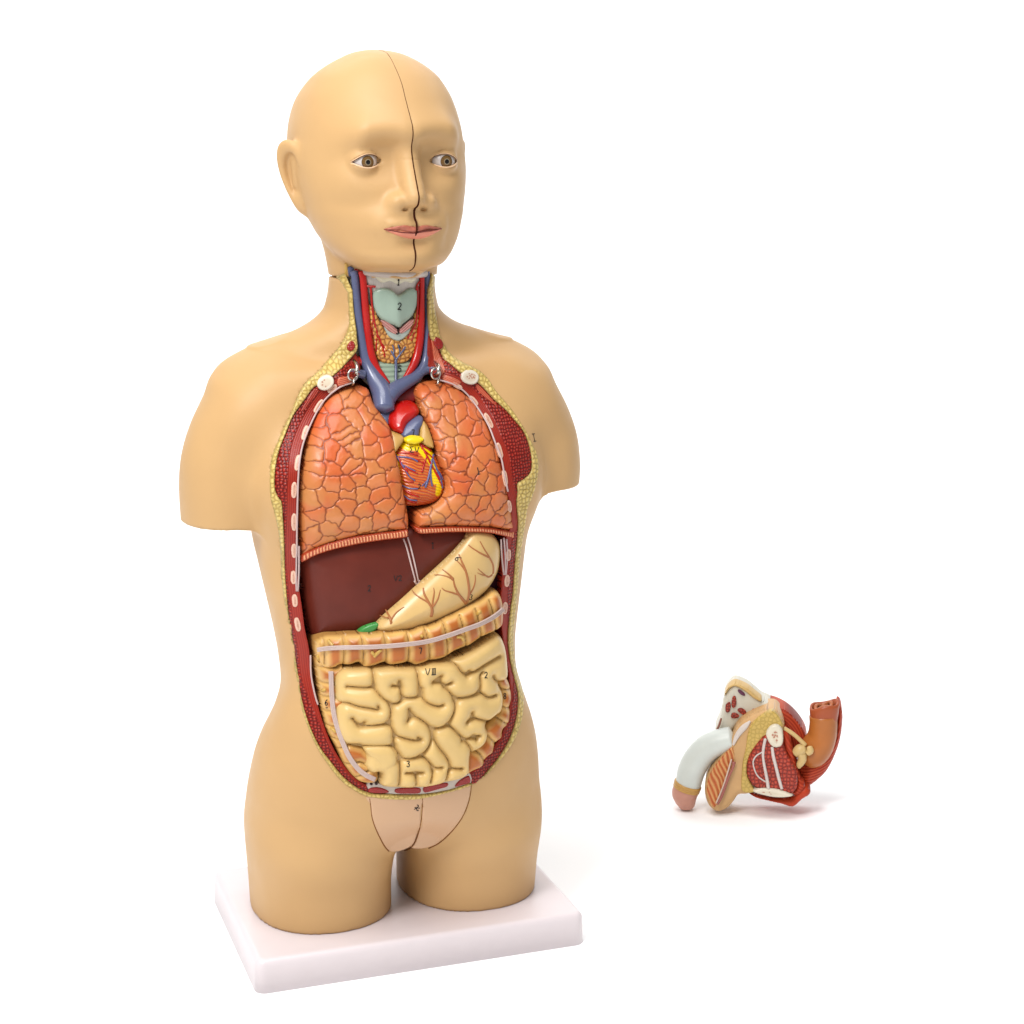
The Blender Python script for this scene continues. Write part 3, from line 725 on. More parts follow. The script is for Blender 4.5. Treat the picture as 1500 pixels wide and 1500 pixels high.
# ------------------------------------------------------------------ hand-inked marks
INK = material('black_ink', (.012, .010, .010), rough=.6, var=0)
G = {'1': [[(.25,.22),(.55,0),(.48,1)],[(.25,1),(.75,1)]], 'one': [[(.3,.0),(.5,.75),(.35,1)],[(.3,1),(.8,.85)]],
     '2': [[(.1,.25),(.3,.02),(.7,.02),(.8,.3),(.5,.65),(.1,1)],[(.1,1),(.5,.92),(.9,1)]],
     '3': [[(.15,.1),(.5,0),(.8,.18),(.45,.45)],[(.45,.45),(.85,.62),(.7,.95),(.3,1),(.1,.85)]],
     '4': [[(.35,0),(.05,.6),(.95,.55)],[(.65,.2),(.5,1)]], '5': [[(.9,0),(.3,.02),(.22,.45),(.7,.42),(.85,.75),(.5,1),(.1,.92)]],
     '6': [[(.75,0),(.3,.35),(.15,.75),(.5,1),(.85,.75),(.5,.5),(.2,.7)]], '7': [[(.1,.05),(.8,.0),(.75,.3),(.5,1)]],
     '8': [[(.5,.48),(.2,.25),(.5,0),(.8,.25),(.5,.48),(.15,.75),(.5,1),(.85,.75),(.5,.48)]],
     'I': [[(.5,0),(.55,1)],[(.25,0),(.8,0)],[(.3,1),(.85,1)]], 'V': [[(.05,0),(.45,1),(.9,0)]], 'S': [[(.8,0),(.1,.05),(.5,.5),(.1,.95),(.9,1)]],
     'i3': [[(.15,.05),(.9,.0)],[(.1,1),(.95,.95)],[(.28,.05),(.25,1)],[(.55,.03),(.52,1)],[(.82,.02),(.8,.97)]], '-': [[(.1,.5),(.9,.45)]],
     'k': [[(.5,.0),(.75,.2),(.45,.5),(.5,.95),(.75,.85)],[(.05,.75),(.45,.5)],[(.1,.45),(.45,.5),(.95,.55)]]}
def ink(name, txt, px, size, onto, parent, rot=0, r=.00042, asp=.62, flipx=False):
    a = math.radians(rot); paths = []; n = len(txt)
    for k, ch in enumerate(txt):
        for s in G[ch]:
            q = []
            for u, v in s:
                if flipx: u = 1-u
                X = ((k-(n-1)/2)*asp*1.12+(u-.5)*asp)*size; Y = (v-.5)*size
                q.append((px[0]+X*math.cos(a)-Y*math.sin(a), px[1]+X*math.sin(a)+Y*math.cos(a)))
            q = np.array(q)
            if len(q) > 2: q = smooth_poly(q, 3, False)
            if len(q) == 2: q = np.array([q[0], (q[0]+q[1])/2, q[1]])
            q = onto(q)
            if len(q) > 1: paths.append(q)
            else: print('MISS', name, txt, px)
    return tube(name, paths, [r]*len(paths), INK, parent, n=6, sub=1, many=True)
for ch, p, s, off in (('1',(584,413.5),8.5,.0046),('2',(585.5,449),10,-.0008),('3',(583,485),8.5,.0022),('4',(585,508.5),7,.0036),('5',(585.5,540),8.5,.0062)):
    ink('number_mark', [ch], p, s, lambda q: cast(q, [HYMO, NCO, HYBO, LARO, THYO, CRIO, TRAO], .0016 if ch == '3' else .0005), torso, rot=4, r=.0005)
ink('number_mark', ['I'], (782,641), 11, lambda q: cast(q, [SHELL], .0002), torso, rot=-10, r=.0004)
ink('number_mark', ['k'], (611,1183.5), 9, lambda q: cast(q, [PUBO], .0002), pub, asp=1.0)
# ------------------------------------------------------------------ head
HL = [(549,71),(520,76),(496,85),(476,96),(458,108),(442,126),(430,144),(422,164),(418,184),(417,204),(419,230),(425,262),(434,290),(446,315),(460,336),(476,355),(490,367),(506,379),(528,389),(565,397)]
HR = [(549,71),(565,72),(590,77),(614,89),(639,109),(654,129),(664,149),(672,181),(677,208),(680.5,223),(682,255),(680,284),(675,316),(669,346),(659,368),(646,383),(627,395.5),(597,399)]
hz = np.array([.686,.692,.70,.71,.72,.73,.74,.75,.76,.77,.78,.79,.80,.81,.82,.83,.84,.85,.86,.87,.88,.886])
yfz = [.685,.689,.694,.70,.7135,.722,.730,.740,.750,.765,.778,.79,.80,.812,.824,.839,.856,.872,.880,.886,.892]
yfv = [-.045,-.066,-.075,-.0785,-.0765,-.0765,-.0785,-.0785,-.0765,-.0740,-.0715,-.0705,-.0725,-.0765,-.0750,-.0676,-.0560,-.0400,-.0290,-.0190,-.005]
ybz = [.68,.70,.72,.74,.76,.80,.83,.85,.87,.88,.886]
ybv = [.03,.05,.07,.09,.112,.122,.120,.113,.096,.078,.060]
def head_rows():
    zl, sl, r = support(HEA, HL, psi_at=(560, 230)); zr, sr, _ = support(HEA, HR, psi_at=(560, 230))
    c, s = r[0], -r[1]; rows = []
    for z in hz:
        l = np.interp(z, zl, sl); rr = np.interp(z, zr, sr); yf = np.interp(z, yfz, yfv); yb = np.interp(z, ybz, ybv)
        a, cy = .07, .0
        for _ in range(200):
            f_ = max(cy-yf, .01); b_ = max(yb-cy, .01)
            eR = -cy*s+np.hypot(a*c, f_*s)-rr; eL = cy*s+np.hypot(a*c, b_*s)+l
            a -= .4*(eR+eL)/c; cy += .25*(eR-eL)/s
            cy = np.clip(cy, yf+.015, yb-.02)
        rows.append([z, 0, cy, max(a, .01), cy-yf, yb-cy])
    return np.array(rows)
hr = head_rows()
cyt = np.interp(hz, [.686,.70,.72,.74,.76,.78,.80,.84,.87,.886], [-.028,-.022,-.010,.000,.008,.014,.020,.022,.022,.024])
for i in range(len(hr)):       # fixed smooth centre line; widths follow
    cy = .3*hr[i, 2]+.7*cyt[i]; yf = hr[i, 2]-hr[i, 4]; yb = hr[i, 2]+hr[i, 5]
    hr[i, 2], hr[i, 4], hr[i, 5] = cy, cy-yf, yb-cy
zl, sl, _r = support(HEA, HL, psi_at=(560, 230)); zr, sr, _ = support(HEA, HR, psi_at=(560, 230)); _c, _s = _r[0], -_r[1]
for i in range(len(hr)):
    z, cy, f_, b_ = hr[i, 0], hr[i, 2], hr[i, 4], hr[i, 5]
    aR = np.sqrt(max((np.interp(z, zr, sr)+cy*_s)**2-(f_*_s)**2, 1e-4))/_c
    aL = np.sqrt(max((np.interp(z, zl, sl)+cy*_s)**2-(b_*_s)**2, 1e-4))/_c
    hr[i, 3] = aR if z > .74 else aR*.8+aL*.2
    if z > .74:
        hL = -np.interp(z, zl, sl)-cy*_s
        bb = np.sqrt(max(hL**2-(aR*_c)**2, 1e-5))/_s
        hr[i, 5] = np.clip(bb, .085 if z < .86 else .03, .118)
        aL2 = np.sqrt(max(hL**2-(hr[i, 5]*_s)**2, 1e-5))/_c
        hr[i, 3] = .5*(aR+aL2)
hr[:, 5] = np.convolve(np.pad(hr[:, 5], 1, mode='edge'), [.25, .5, .25], 'valid')
print('head a', hr[:, [0, 2, 3]].round(4).tolist())
HEAD = spline_rows([(.6815, 0, -.030, .022, .024, .03)]+[tuple(x) for x in hr]+[(.8900, 0, .023, .0235, .032, .028), (.8925, 0, .025, .0140, .019, .017), (.8938, 0, .026, .005, .007, .006)], .001)
EYE = np.array([[HEA.at((536.5, 237.5), -.058)[0], HEA.at((536.5, 237.5), -.058)[2]], [HEA.at((651.5, 236), -.058)[0], HEA.at((651.5, 236), -.058)[2]]])
ex = .5*(EYE[1, 0]-EYE[0, 0]); ez = EYE[:, 1].mean(); print('eyes', EYE, ex, ez)
EYR = .0125; EYC = [(-ex, -.0535, ez), (ex, -.0535, ez)]
def sd_head(X, Y, Z):
    f = slices(X, Y, Z, HEAD, 2.12)
    A = np.abs(X)
    # neck under the jaw
    nk = slices(X, Y, Z, NECKH, 2.0)
    f = smin(f, nk, .006)
    # cheek bones, chin, brows
    f = smin(f, ell(A, Y, Z, (.036, -.040, .770), (.020, .020, .015)), .018)
    f = smin(f, ell(X, Y, Z, (0, -.063, .7010), (.020, .017, .012)), .020)
    f = smin(f, cap(A, Y, Z, (.008, -.0700, .8090), (.036, -.0625, .8135), .0075, .0055), .030)
    # eye hollows
    f = smax(f, -ell(A, Y, Z, (.025, -.085, ez+.008), (.022, .0192, .0130)), .020)
    f = smax(f, -ell(A, Y, Z, (.040, -.078, ez-.006), (.018, .010, .009)), .016)
    # nose
    n = cap(X, Y, Z, (0, -.064, .803), (0, -.0800, .766), .0074, .0102)
    n = smin(n, ell(X, Y, Z, (0, -.0865, .7565), (.0088, .0095, .0082)), .008)
    n = smin(n, ell(A, Y, Z, (.0146, -.0765, .7530), (.0076, .0100, .0072)), .007)
    f = smin(f, n, .009)
    f = smax(f, -ell(A, Y, Z, (.0088, -.0835, .7455), (.0062, .0072, .0046)), .0018)
    # mouth
    f = smin(f, ell(X, Y, Z, (0, -.0690, .7285), (.026, .0095, .0150)), .024)
    f = smin(f, ell(A, Y, Z, (.0075, -.0798, .7325), (.0165, .0055, .0042)), .005)
    f = smin(f, ell(X, Y, Z, (0, -.0795, .7255), (.0175, .0058, .0046)), .005)
    zc = .7288+.0010*np.cos(A*250)
    f = smax(f, -np.maximum(np.abs(Z-zc)-.0001, np.maximum(A-.022, Y+.074)), .0018)
    f = smax(f, -ell(X, Y, Z, (0, -.0885, .7155), (.016, .008, .0050)), .008)
    f = smax(f, -ell(X, Y, Z, (0, -.0895, .7400), (.0030, .006, .0055)), .006)
    # lids round the eyeball
    c = EYC[1]; rr = np.sqrt((A-c[0])**2+(Y-c[1])**2+(Z-c[2])**2)
    f = smin(f, rr-(EYR+.0022), .0035)
    u = (A-c[0]+.0006)/.0150
    up = .0068*np.maximum(1-u*u, -1)**1+.0006-.0012*u; dn = -.0052*np.maximum(1-u*u, -1)-.0002
    dz = Z-c[2]
    op = np.maximum(np.maximum(dz-up, dn-dz), np.maximum(np.abs(u)-1, 0)*.014)
    f = smax(f, -np.maximum(op, Y-c[1]+.004), .0012)
    # lid crease
    crz = c[2]+.0088*np.maximum(1-(u/1.25)**2, 0)+.0022
    f = smax(f, -np.maximum(np.abs(Z-crz)-.0001, np.maximum(np.abs(u)-1.05, 0)*.01+(Y-c[1]+.0095)*1.0-.0), .0012)
    # ears
    ca, sa = math.cos(.52), math.sin(.52)
    qx = (A-.0810-.20*(Z-.7735)); qy = (Y-.022); qz = Z-.7735
    ex_ = qx*ca-qy*sa; ey_ = qx*sa+qy*ca           # ey_: along the ear's width, ex_: across it
    zt = qz-.10*ey_
    w = .0175+.0045*np.clip(zt/.03, -1, 1)
    g = np.sqrt((ey_/w)**2+(zt/.0325)**2)
    sl = np.maximum((g-1)*.018, np.abs(ex_+.0035)-.0022)
    rim = np.sqrt((np.maximum((g-.86), -9)*.0185)**2+(ex_-.0012)**2)-.0040
    rim = np.where((ey_ < -.006) & (zt < .012), .01, rim)
    ear = smin(sl, rim, .004)
    ear = smin(ear, ell(ex_, ey_, zt, (0, -.001, -.0235), (.0045, .010, .010)), .004)   # lobe
    ear = smin(ear, ell(ex_, ey_, zt, (.0005, -.0125, -.004), (.004, .0045, .006)), .003)  # tragus
    ear = smin(ear, ell(ex_, ey_, zt, (-.006, -.008, -.002), (.007, .012, .024)), .006)
    ear = smax(ear, -ell(ex_, ey_, zt, (.0045, -.002, .003), (.0080, .0118, .0205)), .0020)
    ear = smin(ear, cap(ex_, ey_, zt, (-.0015, .001, .014), (-.0015, .004, -.008), .0026, .0030), .003)
    f = smin(f, ear, .005)
    return np.maximum(f, .6788-Z)
NECKH = None
zl2, sl2, _ = support(HEA, [(481,404),(479,383),(474,358),(464,331)], psi_at=(560, 400)); zr2, sr2, _ = support(HEA, [(641,404),(640,390)], psi_at=(560, 400))
cn = .020
aL = np.sqrt((-sl2[0]-cn*_s)**2-(.058*_s)**2)/_c; aR = np.sqrt((sr2[0]+cn*_s)**2-(.058*_s)**2)/_c
print('neck', aL, aR); an = .5*(aL+aR)
NECKH = spline_rows([(.676, .5*(aR-aL), cn, an, .054, .062), (.70, .5*(aR-aL), cn+.004, an+.003, .054, .064), (.73, 0, cn+.016, an+.004, .05, .06)])
hf = depth_map(sd_head, -.09, .09, .68, .89, .0012, -.13, .06); hfs = blurred(hf, 5)
def h3(px, off=0.0): return HEA.onto(np.array(px, float), hf, off)
def hz2(px, off=0.0): return h3(px, off)[:, [0, 2]]

head = thing('model_head', 'bald tan plastic head with brown eyes and a dark seam down its face', 'anatomical model head', (0, .0, .6788), HEA)
V, F = surface_nets(sd_head, (-.125, -.125, .672), (.125, .165, .90), .0014)
print('head', len(V))
HEADMAT = material('head_plastic', srgb(HEADC), rough=.47, spec=.26, var=.02, vscale=14)
FACE = mk('face_shell', V, F, HEADMAT, head)
# lips, painted a little proud of the face
up_ = smooth_poly([(561.5,336),(572,333),(585,330.5),(596,330),(604,331.3),(608.5,332.5),(613,331.3),(619,330),(629,330),(639,332.3),(648,334.5),(637,336.3),(626,337.3),(615,339),(609,340.6),(600,340.4),(588,338.8),(574,337.4)], 3)
lo_ = smooth_poly([(562,335.8),(575,336.6),(588,337.8),(600,339.4),(609,339.6),(616,338.2),(626,336.4),(637,335.4),(647,334.8),(639,340.6),(628,346),(616,349.6),(603,350),(590,347.6),(576,342.4)], 3)
LIPU = material('upper_lip_paint', srgb('a9604c'), rough=.42, var=.03); LIPL = material('lower_lip_paint', srgb('d08069'), rough=.38, var=.03)
lip = relief('lips', LIPU, hz2(up_), lambda x, z: hfs(x, z)-.0022, head, R=.0030, drop=.0020, depth=.004, h=.0005)
relief('lower_lip', LIPL, hz2(lo_), lambda x, z: hfs(x, z)-.0022, lip, R=.0030, drop=.0020, depth=.004, h=.0005)
# eyes
LIDD = material('lid_line_paint', srgb('5a3820'), rough=.5, var=0)
EYEW = material('eye_white', None, rough=.15, spec=.35, var=0)
for i, c in enumerate(EYC):
    n1, n2 = 96, 96
    th = np.linspace(0, math.pi*.62, n1); ph = np.arange(n2)*2*math.pi/n2
    gz = np.array([[.16, .10][i]*0+(-.02), -1, -.02]); gz = np.array([.03, -1, -.01]); gz /= np.linalg.norm(gz)
    a = np.cross(gz, [0, 0, 1]); a /= np.linalg.norm(a); b = np.cross(a, gz)
    V = np.array([np.array(c)+EYR*(math.cos(t)*gz+math.sin(t)*(math.cos(p)*a+math.sin(p)*b)) for t in th for p in ph])
    F = [(i_*n2+j, i_*n2+(j+1) % n2, (i_+1)*n2+(j+1) % n2, (i_+1)*n2+j) for i_ in range(n1-1) for j in range(n2)]
    T = np.repeat(th*EYR, n2); P = np.tile(ph, n1)
    cols = np.tile(srgb('c6bdb8'), (len(V), 1))
    iris = srgb('6b4e28')*(1+.25*np.sin(P*31)[:, None]*np.sin(P*17)[:, None])
    cols = np.where((T < .0064)[:, None], srgb('4a3a26'), cols)
    cols = np.where((T < .0058)[:, None], iris, cols)
    cols = np.where((T < .0030)[:, None], srgb('8a7c64'), cols)
    cols = np.where((T < .0023)[:, None], srgb('120d0a'), cols)
    mk('eye', V, F, EYEW, head, cols)
    # painted lid rims and the pink inner corner
    s = [-1, 1][i]
    PK = LIDM if i else material('lid_rim_paint', srgb('dcb791'), rough=.4, var=0)
    LIDM = PK
    def lidpath(upper):
        P_ = []
        for u in np.linspace(-1, 1, 15):
            A_ = c[0]*s-.0006+.0150*u
            zz = c[2]+((.0068*(1-u*u)+.0006-.0012*u) if upper else (-.0052*(1-u*u)-.0002))
            P_.append((s*A_, zz))
        P_ = np.array(P_)
        y = c[1]-np.sqrt(np.maximum((EYR+.0016)**2-(P_[:, 0]-c[0])**2-(P_[:, 1]-c[2])**2, 0))
        y = np.maximum(y, hf(P_[:, 0], P_[:, 1]+(.002 if upper else -.002))-.0002)
        return np.column_stack([P_[:, 0], y, P_[:, 1]])
    tube('lid_line', lidpath(True)+np.array([0, -.0003, -.0006]), .00035, LIDD, head, n=8, sub=3)
    tube('eyelid_rim', [lidpath(True), lidpath(False)], [.0005, .0007], PK, head, n=8, sub=3, many=True)
# seam
SEAM = material('seam_gap', srgb('3a1408'), rough=.9, spec=.1, var=0)
sz = np.concatenate([np.linspace(.8915, .758, 60), np.linspace(.755, .747, 8), np.linspace(.745, .688, 40)])
wob = .0005*(vnoise(sz*0, sz, 90)-.5)*2*.0+.0008*(vnoise(sz*0+3, sz, 70)-.5)
sy = hf(sz*0, np.minimum(sz, .886)); 
def top_y(z):
    y = -.13
    while sd_head(np.array([0.]), np.array([y]), np.array([z]))[0] > .0002 and y < .05: y += max(.5*sd_head(np.array([0.]), np.array([y]), np.array([z]))[0], .00005)
    return y
sy = np.array([top_y(z) for z in sz]); ok = sy < .045
wid = np.interp(sz, [.69, .70, .745, .748, .76, .80, .83, .87, .89], [.0005, .0007, .0010, .0009, .0006, .0005, .0003, .0002, .00015])
sy = sy-.0023*np.exp(-((sz-.7295)/.0075)**4)
tube('face_seam', np.column_stack([wob, sy+.0, sz])[ok], wid[ok], SEAM, head, n=8, sub=2)
tube('crown_seam', [(0, top_y(z)+.0000, z) for z in (.884, .888, .891, .893)], .0002, SEAM, head, n=6, sub=2)
# cut section of the neck under the jaw
def nf(x, z): return NECKH[0, 2]-.054*np.sqrt(np.maximum(1-((x-NECKH[0, 1])/an)**2, .05))

ch_ = lambda px, l=.0002: cast(px, [FACE], l, HEA)
MLINE = material('mouth_line', srgb('5e231a'), rough=.6)
tube('mouth_line', ch_([(563,336.6),(574,338),(586,339.8),(598,341),(608,341.4),(616,340.0),(625,338),(636,337),(647,335.4)], .0016), [.0003,.0004,.0005,.0005,.0005,.0006,.0006,.0005,.0003], MLINE, head, n=8, sub=3)
# vessels in the neck stump under the jaw
UB, UR = material('neck_vein', srgb('4a5070'), rough=.3), material('neck_artery', srgb('8e1210'), rough=.3)
tube('neck_vein', ch_([(515,391),(515.5,397),(516.5,404)], -.0018), .0040, UB, head, n=12)
tube('neck_artery', ch_([(524,394),(525,399),(526.5,405)], -.0018), .0032, UR, head, n=12)
tube('neck_fat', ch_([(508,386),(508,395),(508,404)], -.0016), .0024, material('neck_fat', srgb('b89248'), rough=.4), head, n=10)
UW = material('tongue_bone_tissue', srgb('b5aaa2'), rough=.4)
tube('throat_tissue', ch_([(532,397.5),(550,400),(575,402),(600,402.5),(622,401)], -.0025), .0036, UW, head, n=12)
# ------------------------------------------------------------------ organs
ORG = {}
def organ_mat(name, rough=.32, coat=.2, var=.04, **k): return material(name, None, rough=rough, coat=coat, var=var, **k)
# lungs
LL = [(514,566),(526,565),(536,568),(541,574),(546,589),(557,605),(568,621),(575,637),(578.5,659),(583,680),(588,707),(592.5,733),(596.5,752),(597.5,768),(595,775),(580,777),(560,779),(520,785),(480,795),(453,806),(440,813),(438.5,800),(437.5,760),(438.5,720),(442,685),(449,648),(460,613),(476,587),(494,571)]
LR = [(611,565),(621,560),(640,559),(656,561),(680,576),(701,600),(715,627),(725,653),(733,680),(740,707),(747,741),(752,773),(749,777),(720,772.5),(693,771),(653,770.5),(613,772.5),(609,774),(608,757),(611,750),(627,744.5),(638,738),(646,730),(651.5,718),(652,705),(646,682),(637.5,653),(631,632),(622,614),(613,592),(608,576)]
def lung_fields(seed):
    def warp(x, z):
        return x+.0036*(vnoise(x, z, 130)-.5)+.0022*(vnoise(x+.3, z, 330)-.5), z+.0036*(vnoise(x+.7, z+.2, 130)-.5)+.0022*(vnoise(x+.1, z+.5, 330)-.5)
    def dsp(x, z, d):
        u, v = warp(x, z); f1, e, r = voronoi(u, v*1.12, .0152, .85, seed)
        w = np.clip(e/.0016, 0, 1); g = (w*w*(3-2*w))*np.clip(d/.002, 0, 1)
        return .0010*g+.0006*np.clip(e/.007, 0, 1)*np.clip(d/.004, 0, 1)
    def colr(x, z, d):
        u, v = warp(x, z); f1, e, r = voronoi(u, v*1.12, .0152, .85, seed)
        n1 = vnoise(x, z, 42); n2 = vnoise(x+.4, z+.9, 95)
        low = np.clip((.56-z)/.17, 0, 1)
        t = np.clip(.32*r+.75*n1-.30*low+.12, 0, 1)[:, None]
        c = srgb('b98049')*(1-t)+srgb('bf5829')*t
        k = np.clip((n2-.66)*3, 0, 1)[:, None]*.35; c = c*(1-k)+srgb('bd3828')*k
        k = np.clip((.30-n2)*3, 0, 1)[:, None]*.45; c = c*(1-k)+srgb('cf8a62')*k
        g = np.clip((.00078-e)/.0004, 0, 1)[:, None]*.8
        return c*(1-g)+srgb('6e2809')*g
    return dsp, colr
LMAT = organ_mat('lung_surface', rough=.36, coat=.15)
BAND = organ_mat('diaphragm_edge', rough=.35, coat=.2)
def lsurf(x, z): return fS(x, z)-.0045
OFF = .0075
def band_fn(P, per=.0029):
    L = np.cumsum(np.r_[0, np.hypot(*np.diff(P, axis=0).T)])
    def ph(x, z):
        i = x; return np.sin(2*math.pi*(x+.12*z)/per+.8*vnoise(x, z, 300))
    return ph
for nm, P, seed, lab, loc, Bp in (
    ('lung', LL, 2, 'orange lung with brown grooves on the viewer\'s left side of the chest', (-.05, -.09, .42),
     [(441,813),(453,806),(480,795.5),(520,785.5),(560,779.5),(580,777.5),(596,775),(597.5,783),(594,787),(560,791),(520,797.5),(480,807),(456,816),(442,823.5)]),
    ('lung', LR, 4, 'orange lung with a notch beside the heart, on the viewer\'s right', (.06, -.09, .42),
     [(609,774),(613,773),(653,771),(693,771.5),(720,773),(749,777.5),(752,774),(753,790),(747,787.5),(720,781),(693,779.5),(653,779.5),(618,782),(611,779)])):
    o = thing(nm, lab, 'lung', loc, group='lungs')
    dsp, colr = lung_fields(seed)
    ORG[nm+str(seed)] = relief('lung_body', LMAT, smooth_poly(tz(P, OFF, fS), 3), lsurf, o, R=.018, drop=.012, depth=.030, h=.00068, disp=dsp, color=colr)
    Bz = smooth_poly(tz(Bp, .001, fS), 2); ph = band_fn(Bz)
    def bd(x, z, d, ph=ph): return np.clip((d-.0012)/.0006, 0, 1)*.0007*(ph(x, z)+1)
    def bc(x, z, d, ph=ph):
        t = (np.clip((d-.0012)/.0004, 0, 1)*np.clip(ph(x, z)*1.2+.4, 0, 1))[:, None]
        return srgb('a23c1e')*(1-t)+srgb('dd9a6c')*t
    relief('diaphragm_edge', BAND, Bz, lambda x, z: fS(x, z)-.0015, o, R=.0025, drop=.0020, depth=.032, h=.0006, disp=bd, color=bc)
    ORG[seed] = o
tl = lambda q: cast(q, [ORG['lung4']])
ink('number_mark', ['one'], (701,690), 11, tl, ORG[4], rot=-5)

# heart and its great vessels
heart = thing('heart', 'orange and yellow heart laced with red and blue vessels, between the two lungs', 'heart', (.02, -.08, .44))
HMAT = organ_mat('heart_surface', rough=.25, coat=.4)
HP = [(593,640),(600,637),(613,638.5),(619,643),(627,651),(634,660),(641,673),(648,688),(652.5,701),(653,713),(648,727),(637,737),(620,741),(600,742),(590,738),(588,720),(583,700),(578,677),(576,664),(583,653)]
hs0 = lambda x, z: fS(x, z)+.0035
hp_z = smooth_poly(tz(HP, .012, fS), 3)
hx = lambda px: tz([px], .006, fS)[0]
def hc(x, z, d):
    a = hx((607,650)); m = np.sin((z-a[1])*2300+(x-a[0])*700+5*vnoise(x, z, 160))
    c = srgb('a8300f')*(1-(.5+.5*m)[:, None])+srgb('c86f2a')*(.5+.5*m)[:, None]
    Lz = [tz(p, .006, fS) for p in ([(580,668),(582,690),(586,712)], [(596,648),(606,648),(616,650),(628,664)], [(629,672),(638,690),(643,710),(642,722)], [(632,690),(636,706)])]
    for L, w in zip(Lz, (.0030, .0070, .0032, .002)):
        q, _ = seg_dist(x, z, [L]); t = np.clip((w-q)/.0012+.5, 0, 1)[:, None]; c = c*(1-t)+srgb('e8c400')*t
    lo = hx((620,741))[1]; t = np.clip((lo+.012-z)/.012, 0, 1)[:, None]*.6
    return c*(1-t)+srgb('a5341c')*t
HEO = relief('heart_body', HMAT, hp_z, hs0, heart, R=.017, drop=.013, depth=.02, h=.0005, color=hc,
       disp=lambda x, z, d: .00035*np.sin((z)*2300+(x)*700+5*vnoise(x, z, 160)))
def on_h(px, o=.0032):
    P = t3(px, o, fS); q = np.maximum(sdist(P[:, 0], P[:, 2], hp_z), 0); t = 1-np.clip(q/.017, 0, 1)
    P[:, 1] = fS(P[:, 0], P[:, 2])+.0035+.013*(1-np.sqrt(1-t*t))-.0004; return P
ra = [[(593,649),(586,657),(581,663)],[(581,663),(586,672),(590,683),(598,692)],[(584,666),(598,664),(612,667)],[(616,650),(624,656),(634,662)],[(617,652),(626,668),(634,684),(645,702)],[(626,668),(620,684),(618,692)],[(634,684),(640,696),(648,712)],[(588,678),(600,688),(612,694)],[(591,717),(602,724),(614,728)],[(591,726),(600,734),(612,738)],[(618,656),(628,665),(636,672)],[(586,700),(596,706),(606,706)],[(600,672),(612,674),(622,680)]]
tube('coronary_artery', [on_h(p) for p in ra], [.0010,.0009,.0008,.0011,.0010,.0008,.0007,.0007,.0008,.0007,.0008,.0006,.0006], TART, heart, n=8, sub=4, many=True)
rb = [[(579,662),(584,671),(590,681),(593,686)],[(584,671),(594,670),(604,672),(612,676)],[(590,681),(600,686),(608,690)],[(593,686),(600,698),(608,704)],[(638,668),(633,678),(630,690),(627,702),(623,714)],[(632,682),(631,698),(633,712)],[(636,674),(641,688),(646,700),(650,716)],[(590,712),(600,716),(612,716)],[(592,724),(600,732),(612,734)],[(627,702),(622,708),(618,712)],[(640,688),(646,694),(651,704)]]
HB = material('coronary_vein_paint', srgb('55557c'), rough=.25, coat=.4)
tube('coronary_vein', [on_h(p) for p in rb], [.0010,.0008,.0007,.0007,.0011,.0008,.0010,.0007,.0007,.0006,.0007], HB, heart, n=8, sub=4, many=True)
YEL = material('yellow_fat', srgb('dcc010'), rough=.3, coat=.3, var=.03)
relief('pulmonary_trunk_fat', YEL, smooth_poly(tz([(592.5,642),(597,638),(604,636.5),(613,638.5),(621,641.5),(618,647),(609,651),(598,650),(593.5,647)], .004, fS), 3), lambda x, z: fS(x, z)-.0005, heart, R=.005, drop=.0045, depth=.012, h=.0006)
PTO = relief('pulmonary_trunk', BLUE, smooth_poly(tz([(589,634),(597,620),(609,610),(620,611),(621,622),(616,630),(614,640),(604,641),(593,642)], .004, fS), 3), lambda x, z: fS(x, z)+.0015, heart, R=.008, drop=.006, depth=.02, h=.0008)
relief('aortic_arch', RED, smooth_poly(tz([(568,613),(573,598),(583,589),(598,586.5),(609,591),(614,603),(607,613),(596,622),(590,636),(580,634),(572,628)], .012, fS), 3), lambda x, z: fS(x, z)-.001, heart, R=.014, drop=.014, depth=.02, h=.0008)
AUR = material('auricle_tan', srgb('b58d4c'), rough=.32, coat=.2)
relief('auricle', AUR, smooth_poly(tz([(570,632),(577,633),(586,636),(592,640),(591,647),(585,655),(580,662),(574,660)], .006, fS), 3), lambda x, z: fS(x, z)+.002, heart, R=.006, drop=.005, depth=.015, h=.0007)
relief('auricle', AUR, smooth_poly(tz([(615,628),(617,619),(622,617),(630,632),(636,655),(628,655),(619,650),(615,641)], .006, fS), 3), lambda x, z: fS(x, z)+.002, heart, R=.006, drop=.005, depth=.015, h=.0007)
relief('vena_cava_stub', BLUE, smooth_poly(tz([(553,601),(573,601),(570,616),(568,626),(560,616)], .012, fS), 2), lambda x, z: fS(x, z)+.010, heart, R=.004, drop=.003, depth=.015, h=.001)
relief('deep_vessel', DRED, smooth_poly(tz([(574,580),(590,566),(606,556),(613,565),(612,588),(598,588),(584,590)], .016, fS), 2), lambda x, z: fS(x, z)+.013, heart, R=.006, drop=.004, depth=.012, h=.001)
ink('number_mark', ['7'], (605,633.5), 8, lambda q: cast(q, [PTO]), heart)
ink('number_mark', ['S', 'V'], (607,658.5), 7.5, lambda q: cast(q, [HEO], .0003), heart, asp=.9)
ink('number_mark', ['2'], (614.5,712.5), 7, lambda q: cast(q, [HEO], .0003), heart, r=.00032)

